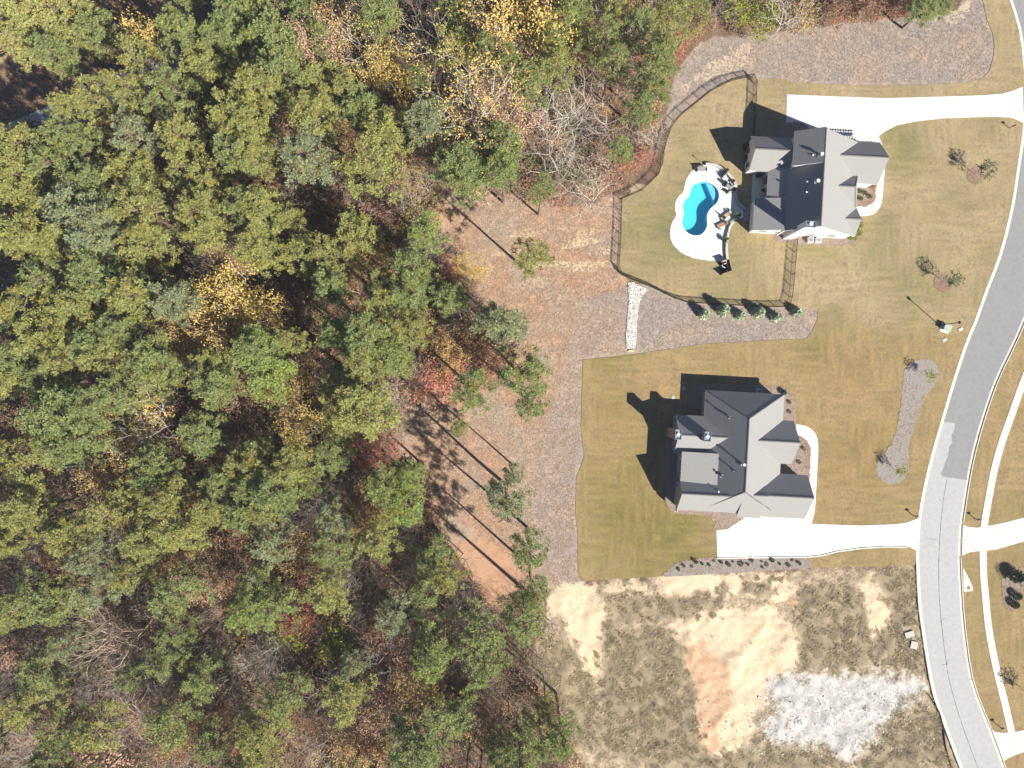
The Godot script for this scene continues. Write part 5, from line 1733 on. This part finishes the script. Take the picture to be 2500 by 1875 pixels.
func make_saplings() -> void:
	rng.seed = 505
	var tw := broadleaf(520, 5.0, 4, 0.7, 0, 0.1, 0.1)
	rng.seed = 506
	var xf := []
	var col := []
	var tones := [Color(0.40, 0.35, 0.31), Color(0.34, 0.26, 0.21), Color(0.46, 0.38, 0.33), Color(0.30, 0.25, 0.22)]
	while xf.size() < 1100:
		var p := Vector2(rng.randf_range(-96, 85), rng.randf_range(-72, 72))
		if not Geometry2D.is_point_in_polygon(p, wood) or (p.x < -58 and p.y < -45) or (p.y < 18 and rng.randf() < 0.45):
			continue
		var s := rng.randf_range(0.6, 1.6)
		xf.append(Transform3D(Basis(Vector3.UP, rng.randf() * TAU).scaled(Vector3(s, s * rng.randf_range(0.8, 1.4), s)), Vector3(p.x, ground_y(p.x, p.y), p.y)))
		col.append(tones[rng.randi() % 4] * rng.randf_range(0.8, 1.2))
	scatter("bare_saplings", tw.trunk, M.under, xf, col, "leafless grey saplings crowding the floor of the wood", "saplings")

# ---------------------------------------------------------------- loose cover on the open ground
func tuft_mesh(sd: int, n: int, tall: float, wide: float, w: float) -> ArrayMesh:
	rng.seed = sd
	var b := MB.new()
	for k in n:
		var t := rng.randf_range(0.7, 1.3)
		b.col = Color(t, t * rng.randf_range(0.92, 1.04), t * 0.95)
		var a := rng.randf() * TAU
		var r := Vector3(cos(a), 0, sin(a))
		var e := r * wide * rng.randf_range(0.4, 1.0) + Vector3.UP * tall * rng.randf_range(0.4, 1.1)
		var s := Vector3(-r.z, 0, r.x) * w
		var f := r * rng.randf() * wide * 0.35
		b.tri(f - s, e, f + s)
	return b.done()

func make_cover() -> void:
	rng.seed = 606
	var tuft := tuft_mesh(61, 18, 0.26, 0.5, 0.03)
	rng.seed = 607
	var xf := []
	var col := []
	var patch := noise(71, 0.12, 3)
	while xf.size() < 10000:
		var p := Vector2(rng.randf_range(3, 82), rng.randf_range(31, 72))
		if not Geometry2D.is_point_in_polygon(p, lot):
			continue
		var k := 0.0
		for q in weeds:
			if Geometry2D.is_point_in_polygon(p + Vector2(patch.get_noise_2d(p.y * 3, p.x * 3), patch.get_noise_2d(p.x * 3 + 90, p.y * 3)) * 2.5, q):
				k = 1.0
		k = k * clampf(0.55 + patch.get_noise_2d(p.x * 3, p.y * 3) * 2.2, 0.0, 1.0) + clampf(patch.get_noise_2d(p.x, p.y) * 0.3 - 0.12, 0.0, 0.05)
		if rng.randf() > k:
			continue
		var s := rng.randf_range(0.5, 1.25)
		xf.append(Transform3D(Basis(Vector3.UP, rng.randf() * TAU).scaled(Vector3(s, s * rng.randf_range(0.6, 1.2), s)), Vector3(p.x, ground_y(p.x, p.y) - 0.02, p.y)))
		var g := rng.randf()
		col.append((Color(0.41, 0.33, 0.22) if g < 0.5 else (Color(0.29, 0.275, 0.13) if g < 0.75 else Color(0.52, 0.43, 0.31))) * rng.randf_range(0.7, 1.2))
	scatter("weeds", tuft, M.under, xf, col, "dry brown weeds growing over the sandy lot", "weeds")
	# dead needles and blades combed over the straw banks
	var mat_tuft := tuft_mesh(62, 7, 0.07, 0.3, 0.022)
	rng.seed = 608
	xf = []
	col = []
	var straw_in := [plan([1655, 170, 1740, 90, 1925, 76, 2160, 52, 2330, 35, 2395, 0, 2410, 50, 2424, 110, 2410, 172, 2380, 195, 2300, 203, 1950, 200, 1850, 180, 1760, 192, 1680, 240]), plan([1560, 715, 1600, 712, 1680, 745, 1780, 750, 1920, 755, 1995, 757, 1992, 780, 1975, 822, 1860, 829, 1556, 862]), plan([1240, 900, 1420, 880, 1415, 1040, 1400, 1160, 1405, 1410, 1300, 1430, 1230, 1350, 1060, 1200, 1000, 1090, 1010, 980, 1150, 960]), plan([1190, 480, 1500, 500, 1500, 660, 1525, 700, 1525, 860, 1420, 870, 1250, 880, 1200, 770, 1100, 600, 1080, 480])]
	while xf.size() < 39000:
		var q: PackedVector2Array = straw_in[rng.randi() % 4]
		var p := Vector2(rng.randf_range(-19, 85), rng.randf_range(-68, 36))
		var lift := 0.0
		if xf.size() >= 32000:
			q = bed_areas[rng.randi() % bed_areas.size()]
			p = q[rng.randi() % q.size()].lerp(q[rng.randi() % q.size()], rng.randf()).lerp(q[rng.randi() % q.size()], rng.randf())
			lift = 0.085
		if not Geometry2D.is_point_in_polygon(p, q):
			continue
		var s := rng.randf_range(0.6, 1.6)
		xf.append(Transform3D(Basis(Vector3.UP, rng.randf() * TAU).scaled(Vector3(s, s, s)), Vector3(p.x, ground_y(p.x, p.y) + 0.005 + lift, p.y)))
		var t := rng.randf_range(0.86, 1.16)
		col.append(Color(0.43, 0.315, 0.24) * t if q != straw_in[0] and q != straw_in[1] else Color(0.375, 0.325, 0.295) * t)
	scatter("straw_litter", mat_tuft, M.under, xf, col, "dead needles and dry grass lying over the open banks", "litter")
	# fallen leaves under the trees
	var lf := MB.new()
	rng.seed = 63
	for k in 9:
		var t := rng.randf_range(0.6, 1.4)
		lf.col = Color(t, t * 0.9, t * 0.8)
		var c := Vector3(rng.randf_range(-0.5, 0.5), rng.randf_range(0.02, 0.08), rng.randf_range(-0.5, 0.5))
		var a := rand_dir().cross(Vector3.UP).normalized() * 0.1
		var e := a.cross(rand_dir(2.0)).normalized() * 0.09
		lf.tri(c - a, c + e, c + a)
		lf.tri(c - a, c + a, c - e)
	xf = []
	col = []
	while xf.size() < 22000:
		var p := Vector2(rng.randf_range(-92, 60), rng.randf_range(-70, 70))
		if not Geometry2D.is_point_in_polygon(p, wood):
			continue
		xf.append(Transform3D(Basis(Vector3.UP, rng.randf() * TAU).scaled(Vector3.ONE * rng.randf_range(0.8, 1.6)), Vector3(p.x, ground_y(p.x, p.y), p.y)))
		var g := rng.randf()
		col.append((Color(0.27, 0.155, 0.10) if g < 0.5 else (Color(0.21, 0.14, 0.10) if g < 0.8 else Color(0.36, 0.24, 0.12))) * rng.randf_range(0.9, 1.6))
	scatter("fallen_leaves", lf.done(), M.under, xf, col, "fallen brown leaves covering the floor of the wood", "leaves")
	# riprap
	var rock := MB.new()
	rng.seed = 64
	var pts := []
	for k in 12:
		pts.append(rand_dir() * Vector3(0.5, 0.33, 0.42) * rng.randf_range(0.8, 1.1))
	for i in 12:
		for j in range(i + 1, 12):
			for l in range(j + 1, 12):
				var n: Vector3 = (pts[j] - pts[i]).cross(pts[l] - pts[i])
				var up := 0
				var dn := 0
				for q in 12:
					if q != i and q != j and q != l:
						var s: float = n.dot(pts[q] - pts[i])
						up += 1 if s > 0 else 0
						dn += 1 if s < 0 else 0
				if up == 0:
					rock.tri(pts[i], pts[l], pts[j])
				elif dn == 0:
					rock.tri(pts[i], pts[j], pts[l])
	var rip := plan([1533, 690, 1545, 688, 1580, 706, 1566, 724, 1558, 746, 1555, 775, 1553, 818, 1551, 850, 1529, 852, 1528, 825, 1531, 782, 1535, 735])
	bed("riprap_bed", rip, M.straw, 0.01)
	xf = []
	col = []
	while xf.size() < 2800:
		var p := Vector2(rng.randf_range(19, 24), rng.randf_range(-18.5, -5.5))
		if not Geometry2D.is_point_in_polygon(p, rip):
			continue
		var s := rng.randf_range(0.11, 0.32)
		xf.append(Transform3D(Basis.from_euler(Vector3(rng.randf() * TAU, rng.randf() * TAU, rng.randf() * TAU)).scaled(Vector3(s, s, s)), Vector3(p.x, 0.03 + 0.25 * s * rng.randf(), p.y)))
		var t := rng.randf_range(0.72, 1.12)
		col.append(Color(t, t, t * 0.99))
	scatter("riprap", rock.done(), M.rock, xf, col, "white broken stone filling the drainage strip below the fence", "riprap")
	single("stone_block", rock.done(), M.wood_pale, "tan boulder closing the lower end of the white stone strip", "boulder", P(1540, 857)).scale = Vector3(1.5, 0.8, 1.1)
	# rubble on the lot
	xf = []
	col = []
	while xf.size() < 2600:
		var p := Vector2(rng.randf_range(24, 76), rng.randf_range(54, 68))
		var q := p * 14.0 + Vector2(1250, 937.5)
		if Vector2((q.x - 2010) / 330.0, (q.y - 1735) / 120.0).length() > 1.0 or Geometry2D.is_point_in_polygon(p, road_area):
			continue
		var s := pow(rng.randf(), 4.0) * 0.4 + 0.05
		xf.append(Transform3D(Basis.from_euler(Vector3(rng.randf() * TAU, rng.randf() * TAU, 0)).scaled(Vector3(s, s, s)), Vector3(p.x, ground_y(p.x, p.y) + 0.01, p.y)))
		var t := rng.randf_range(0.55, 1.05)
		col.append(Color(t, t, t * 1.02))
	scatter("rubble", rock.done(), M.rock, xf, col, "pale crushed stone strewn over the lot entrance", "rubble")
	for a in [[1955, 1765, 2.2, 0.35, "white heap of dried cement on the crushed stone"], [2003, 1721, 1.2, 0.2, "small white cement patch above the bigger heap"]]:
		var m := MB.new()
		rng.seed = int(a[0])
		var last := []
		for ring in 5:
			var now := []
			for k in 14:
				var f: float = ring / 4.0
				var r: float = a[2] * 0.5 * f * rng.randf_range(0.8, 1.2)
				now.append(Vector3(cos(TAU * k / 14) * r, a[3] * (1.0 - f * f) * rng.randf_range(0.7, 1.2) - 0.1 * f, sin(TAU * k / 14) * r))
			if ring > 0:
				for k in 14:
					m.quad(last[k], last[(k + 1) % 14], now[(k + 1) % 14], now[k])
			last = now
		var at := P(a[0], a[1])
		at.y = ground_y(at.x, at.z) + 0.05
		single("cement_heap", m.done(), M.concrete, a[4], "cement heap", at)
	for a in [[2219, 1548, 22, 14, 0.3, "pale broken concrete slab in the weeds by the kerb"], [2230, 1574, 16, 18, -0.2, "greyish concrete slab half sunk below the other slab"]]:
		var m := MB.new()
		m.box(Vector3(0, 0.05, 0), Vector3(a[2] / 14.0, 0.16, a[3] / 14.0))
		var at := P(a[0], a[1])
		at.y = ground_y(at.x, at.z) + 0.1
		single("concrete_slab", m.done(), M.stone, a[5], "slab", at, a[4])
	# silt fence along the kerb of the lot
	var line := spline(plan([2262, 1690, 2290, 1735, 2300, 1775, 2306, 1820, 2320, 1870]), false, 4)
	var st := thing("silt_fence", "sagging black silt fence along the kerb of the lot", "fence", Vector3(line[0].x, 0, line[0].y))
	var fb := MB.new()
	rng.seed = 9
	for i in line.size() - 1:
		var p := line[i] - line[0]
		var q := line[i + 1] - line[0]
		fb.quad(Vector3(p.x, -0.1, p.y), Vector3(p.x + 0.1, 0.3, p.y + 0.05), Vector3(q.x + 0.1, 0.27, q.y + 0.05), Vector3(q.x, -0.1, q.y))
		var s := MB.new()
		s.box(Vector3(p.x, 0.2, p.y), Vector3(0.05, 0.6, 0.05))
		part("stake", s.done(), M.wood, st)
	part("sheet", fb.done(), M.fabric_black, st)

# ---------------------------------------------------------------- garden plants and street furniture
func shrub_mesh(sd: int, r: float, tall: float, n: int, leaf: float, cone: float) -> ArrayMesh:
	rng.seed = sd
	var b := MB.new()
	for k in n:
		var f := pow(rng.randf(), 0.7)
		var y := tall * f
		var rr := r * (1.0 - cone * f) * sqrt(maxf(0.05, 1.0 - (1.0 - cone) * pow(2.0 * f - 0.8, 2.0)))
		var a := rng.randf() * TAU
		var out := Vector3(cos(a), 0.35, sin(a)).normalized()
		var p := Vector3(cos(a), 0, sin(a)) * rr * rng.randf_range(0.35, 1.0) + Vector3.UP * y
		var t := rng.randf_range(0.7, 1.25)
		b.col = Color(t, t, t * rng.randf_range(0.85, 1.1))
		var e := p + (out + rand_dir() * 0.6).normalized() * leaf * rng.randf_range(0.7, 1.4)
		var s := out.cross(rand_dir()).normalized() * leaf * 0.35
		b.tri(p - s, e, p + s)
	return b.done()

func shrub(label: String, called: String, at: Vector3, mesh: ArrayMesh, m: Material, stem: float, group := "", s := 1.0, turn := 0.0) -> void:
	var o := thing(called, label, "shrub", at, turn, group)
	o.scale = Vector3.ONE * s
	var b := MB.new()
	b.tube(Vector3(0, -0.1, 0), Vector3(0, stem, 0), 0.03, 0.015, 5)
	part("stem", b.done(), M.bark_grey, o)
	part("foliage", mesh, m, o)

func make_garden() -> void:
	var fir := shrub_mesh(801, 1.05, 2.3, 900, 0.36, 0.8)
	var small := shrub_mesh(802, 0.5, 0.55, 130, 0.22, 0.2)
	var smalls := [small, shrub_mesh(812, 0.42, 0.75, 90, 0.26, 0.4), shrub_mesh(813, 0.6, 0.4, 110, 0.2, 0.1), shrub_mesh(814, 0.35, 0.5, 60, 0.24, 0.3)]
	var firs := [fir, shrub_mesh(805, 0.9, 2.5, 760, 0.42, 0.85), shrub_mesh(806, 1.15, 2.0, 820, 0.34, 0.7)]
	var n := 0
	for p in [[1716, 767], [1762, 758], [1806, 771], [1849, 764], [1891, 775], [1943, 763]]:
		rng.seed = 900 + n
		shrub("silvery green young conifer in the straw bank below the garden fence", "young_conifer", P(p[0], p[1]) + Vector3(0, 0.0, 0), firs[n % 3], M.leaf_silver, 2.0, "conifers planted below the fence", [1.0, 1.15, 0.85, 1.05, 0.95, 0.88][n], n * 1.3)
		n += 1
	n = 0
	for p in [[125, 135], [165, 103], [235, 110], [268, 70], [322, 88], [380, 98], [420, 65], [482, 78], [545, 95], [580, 70], [645, 88], [705, 95], [735, 60], [820, 70], [862, 95], [908, 60], [972, 88], [1045, 100], [1075, 55], [1135, 85], [825, 118]]:
		shrub("small dark green shrub in the straw bed below the white drive", "bed_shrub", P(1620 + p[0] / 3.432, 1350 + p[1] / 3.432) + Vector3(0, 0.05, 0), smalls[(n * 7) % 4], M.leaf_green, 0.3, "shrubs along the white drive", [0.62, 0.8, 0.5, 0.9, 0.55, 0.7, 0.45][n % 7], n * 0.9)
		n += 1
	var round := shrub_mesh(803, 0.95, 1.6, 700, 0.26, 0.1)
	shrub("round dark holly bush at the porch wing of the white house", "holly_bush", P(1825, 363), round, M.leaf_dark, 0.8, "pair of round bushes on the shaded wing", 1.05)
	shrub("round dark holly bush at the porch wing of the white house", "holly_bush", P(1827, 389), round, M.leaf_dark, 0.8, "pair of round bushes on the shaded wing", 0.95, 1.0)
	shrub("little orange shrub at the porch corner", "porch_shrub", P(1821, 418), small, M.leaf_gold, 0.3, "", 0.9)
	for p in [[2096, 467], [2109, 471], [2121, 480], [2100, 485], [2090, 483]]:
		shrub("low green shrub in the entry bed of the white house", "entry_shrub", P(p[0], p[1]) + Vector3(0, 0.05, 0), small, M.leaf_green, 0.3, "shrubs in the entry bed", 0.8, p[0])
	shrub("orange-leaved shrub at the corner of the entry bed", "maple_shrub", P(2129, 456) + Vector3(0, 0.05, 0), round, M.leaf_gold, 0.8, "", 0.6)
	for p in [[2097, 550], [2095, 569], [2080, 580]]:
		shrub("yellow-green shrub at the street corner of the white house", "gold_shrub", P(p[0], p[1]) + Vector3(0, 0.05, 0), small, M.leaf_lime, 0.3, "yellow shrubs at the house corner", 1.3, p[1])
	shrub("upright green shrub at the corner of the grey house", "corner_shrub", P(1911, 958) + Vector3(0, 0.05, 0), round, M.leaf_green, 0.8, "", 0.55)
	for p in [[1926, 982], [1927, 1006], [1961, 1095], [1950, 1128]]:
		shrub("small brownish shrub in a mulch bed of the grey house", "brown_shrub", P(p[0], p[1]) + Vector3(0, 0.05, 0), small, M.leaf_brown, 0.3, "brownish shrubs of the grey house", 0.7, p[0])
	# young street trees
	var sap := broadleaf(601, 4.2, 3, 0.62, 750, 0.11, 0.4)
	for a in [[2377, 427, 4.2, "green", "young street tree with thin green crown in the upper mulch ring"], [2303, 690, 4.0, "green", "young street tree with thin crown in the lower mulch ring"], [2255, 915, 2.9, "lime", "sapling at the upper end of the dumbbell-shaped bed"], [2183, 1147, 3.0, "lime", "sapling at the lower end of the dumbbell-shaped bed"], [2488, 1424, 3.4, "gold", "thin sapling in the bed beyond the sidewalk"], [2505, 1690, 4.0, "rust", "purple-brown young tree on the far verge"]]:
		var o := thing("young_tree", a[4], "tree", P(a[0], a[1]) + Vector3(0, 0.04, 0), a[0])
		o.scale = Vector3.ONE * (a[2] / sap.tall)
		part("trunk", sap.trunk, M.bark_grey, o)
		part("crown", sap.crown, M["leaf_" + a[3]], o)
	for a in [[2474, 1404, 1.25, "tall dark evergreen shrub at the head of the verge bed"], [2478, 1453, 0.8, "middle evergreen shrub of the verge bed"], [2473, 1474, 0.75, "lowest evergreen shrub of the verge bed"]]:
		shrub(a[3], "verge_shrub", P(a[0], a[1]) + Vector3(0, 0.05, 0), round, M.leaf_green, 0.8, "", a[2])
	# street lamp
	var o := thing("street_lamp", "black post-top street lamp beside the green transformer", "street lamp", P(2293, 794) + Vector3(0, 0.03, 0))
	var b := MB.new()
	b.tube(Vector3(0, 0, 0), Vector3(0, 0.7, 0), 0.16, 0.1, 10, true)
	part("base", b.done(), M.dark_metal, o)
	b = MB.new()
	b.tube(Vector3(0, 0.7, 0), Vector3(0, 4.9, 0), 0.075, 0.06, 8)
	part("pole", b.done(), M.dark_metal, o)
	b = MB.new()
	b.tube(Vector3(0, 4.9, 0), Vector3(0, 5.15, 0), 0.07, 0.19, 10, true)
	b.tube(Vector3(0, 5.5, 0), Vector3(0, 5.66, 0), 0.27, 0.08, 10, true)
	part("lamp_head", b.done(), M.dark_metal, o)
	b = MB.new()
	b.tube(Vector3(0, 5.15, 0), Vector3(0, 5.5, 0), 0.18, 0.25, 12, true)
	part("globe", b.done(), mat(0.7, 0.72, 0.7, 0.2), o)
	# transformer and small utility boxes
	o = thing("transformer", "pale green transformer cabinet on its pad by the street lamp", "transformer", P(2306, 802) + Vector3(0, 0.03, 0), -0.35)
	b = MB.new()
	b.box(Vector3(0, 0.05, 0), Vector3(1.55, 0.14, 1.4))
	part("pad", b.done(), M.concrete, o)
	b = MB.new()
	b.box(Vector3(0, 0.52, -0.1), Vector3(1.15, 0.8, 0.95))
	part("cabinet", b.done(), M.pale_green, o)
	b = MB.new()
	b.box(Vector3(0, 0.94, -0.05), Vector3(1.25, 0.06, 1.1))
	part("lid", b.done(), M.pale_green, o)
	b = MB.new()
	for p in [[2344, 804, "grey oval utility lid by the kerb below the street lamp", 0.4], [2305, 830, "buff utility lid in the grass below the transformer", 0.45]]:
		b = MB.new()
		b.box(Vector3(0, 0.06, 0), Vector3(0.75, 0.12, 0.5), p[3])
		b.box(Vector3(0, 0.13, 0), Vector3(0.62, 0.03, 0.38), p[3])
		single("utility_lid", b.done(), M.kerb, p[2], "utility lid", P(p[0], p[1]) + Vector3(0, 0.02, 0))
	b = MB.new()
	b.cyl(Vector3.ZERO, 0.16, 0.1, 10)
	b.cyl(Vector3(0, 0.1, 0), 0.1, 0.04, 10)
	single("sprinkler_box", b.done(), M.white_metal, "white round utility cap on the verge beside the sidewalk", "utility cap", P(2393, 1388) + Vector3(0, 0.02, 0))
	for p in [[1643, 970, "pale round septic lid in the sun beside the house shadow"], [1669, 948, "round septic lid inside the shadow of the grey house"]]:
		b = MB.new()
		b.cyl(Vector3.ZERO, 0.33, 0.06, 16)
		b.cyl(Vector3(0, 0.06, 0), 0.24, 0.03, 16)
		single("septic_lid", b.done(), M.pale_green, p[2], "lid", P(p[0], p[1]) + Vector3(0, 0.02, 0))
	# mailboxes
	for p in [[2463, 313, "black mailbox on a post below the slab drive"], [2228, 1258, "black mailbox on a post above the blank white drive"], [2379, 1266, "black mailbox on a post across the street by the sidewalk"], [2436, 1771, "black mailbox on a post at the last drive across the street"]]:
		o = thing("mailbox", p[2], "mailbox", P(p[0], p[1]) + Vector3(0, 0.03, 0), 0.3)
		b = MB.new()
		b.box(Vector3(0, 0.5, 0), Vector3(0.1, 1.05, 0.1))
		part("post", b.done(), M.dark_metal, o)
		b = MB.new()
		b.box(Vector3(0.08, 1.1, 0), Vector3(0.5, 0.17, 0.2))
		b.tube(Vector3(-0.17, 1.18, 0), Vector3(0.33, 1.18, 0), 0.1, 0.1, 10, true)
		part("box", b.done(), M.dark_metal, o)
	# condensers
	for p in [[1975, 588, "white air conditioner outside the gable, beside its twin", "white air conditioners at the gable"], [1994, 588, "white air conditioner outside the gable, beside its twin", "white air conditioners at the gable"], [1851, 955, "grey air conditioner in the shade behind the grey house", ""]]:
		o = thing("air_conditioner", p[2], "air conditioner", P(p[0], p[1]) + Vector3(0, 0.06, 0), -0.05, p[3])
		b = MB.new()
		b.box(Vector3(0, 0.42, 0), Vector3(0.85, 0.84, 0.85))
		part("cabinet", b.done(), M.white_metal, o)
		b = MB.new()
		for k in 12:
			b.tube(Vector3(cos(TAU * k / 12) * 0.36, 0.86, sin(TAU * k / 12) * 0.36), Vector3(cos(TAU * (k + 1) / 12) * 0.36, 0.86, sin(TAU * (k + 1) / 12) * 0.36), 0.025, 0.025, 4)
		b.cyl(Vector3(0, 0.83, 0), 0.33, 0.02, 16)
		part("fan_grille", b.done(), M.fabric_grey, o)

func _ready() -> void:
	# camera, sky, sun
	var cam := Camera3D.new()
	cam.name = "camera"
	cam.position = Vector3(0, FLY, 0)
	cam.rotation_degrees = Vector3(-90, 0, 0)
	cam.fov = 57.52
	cam.near = 1.0
	cam.far = 2000.0
	add_child(cam)
	var env := Environment.new()
	env.background_mode = Environment.BG_SKY
	var sm := ProceduralSkyMaterial.new()
	sm.sky_top_color = Color(0.33, 0.50, 0.78)
	sm.sky_horizon_color = Color(0.60, 0.70, 0.84)
	sm.ground_horizon_color = Color(0.5, 0.5, 0.48)
	sm.ground_bottom_color = Color(0.3, 0.28, 0.25)
	sm.sky_curve = 0.12
	sm.sun_angle_max = 20.0
	sm.sky_energy_multiplier = 0.5
	var sky := Sky.new()
	sky.sky_material = sm
	env.sky = sky
	env.tonemap_mode = Environment.TONE_MAPPER_LINEAR
	env.tonemap_exposure = 2.2
	env.fog_enabled = true
	env.fog_density = 0.0002
	env.fog_light_color = Color(0.86, 0.90, 0.95)
	env.sdfgi_enabled = true
	env.ssao_enabled = true
	env.ssil_enabled = true
	var we := WorldEnvironment.new()
	we.name = "environment"
	we.environment = env
	add_child(we)
	var sun := DirectionalLight3D.new()
	sun.name = "sun"
	sun.light_energy = 1.55
	sun.light_color = Color(1.0, 0.97, 0.91)
	sun.light_angular_distance = 0.53
	sun.shadow_enabled = true
	add_child(sun)
	sun.look_at_from_position(Vector3.ZERO, Vector3(-0.60, -0.602, -0.526), Vector3.UP)
	make_materials()
	M.leaf_dark = leaf_mat(0.07, 0.095, 0.035, 0.3)
	M.leaf_green = leaf_mat(0.06, 0.11, 0.04, 0.3)
	M.leaf_silver = leaf_mat(0.48, 0.58, 0.42, 0.4)
	M.under = mat(1, 1, 1, 0.95)
	M.under.vertex_color_use_as_albedo = true
	M.under.metallic_specular = 0.1
	M.wood_pale = mat(0.5, 0.38, 0.22, 0.9)
	outlines()
	make_ground()
	make_lawns()
	make_street()
	make_beds()
	make_house_pool()
	make_house_south()
	make_fence()
	make_pool()
	make_wood()
	make_saplings()
	make_deck_things()
	make_garden()
	make_cover()
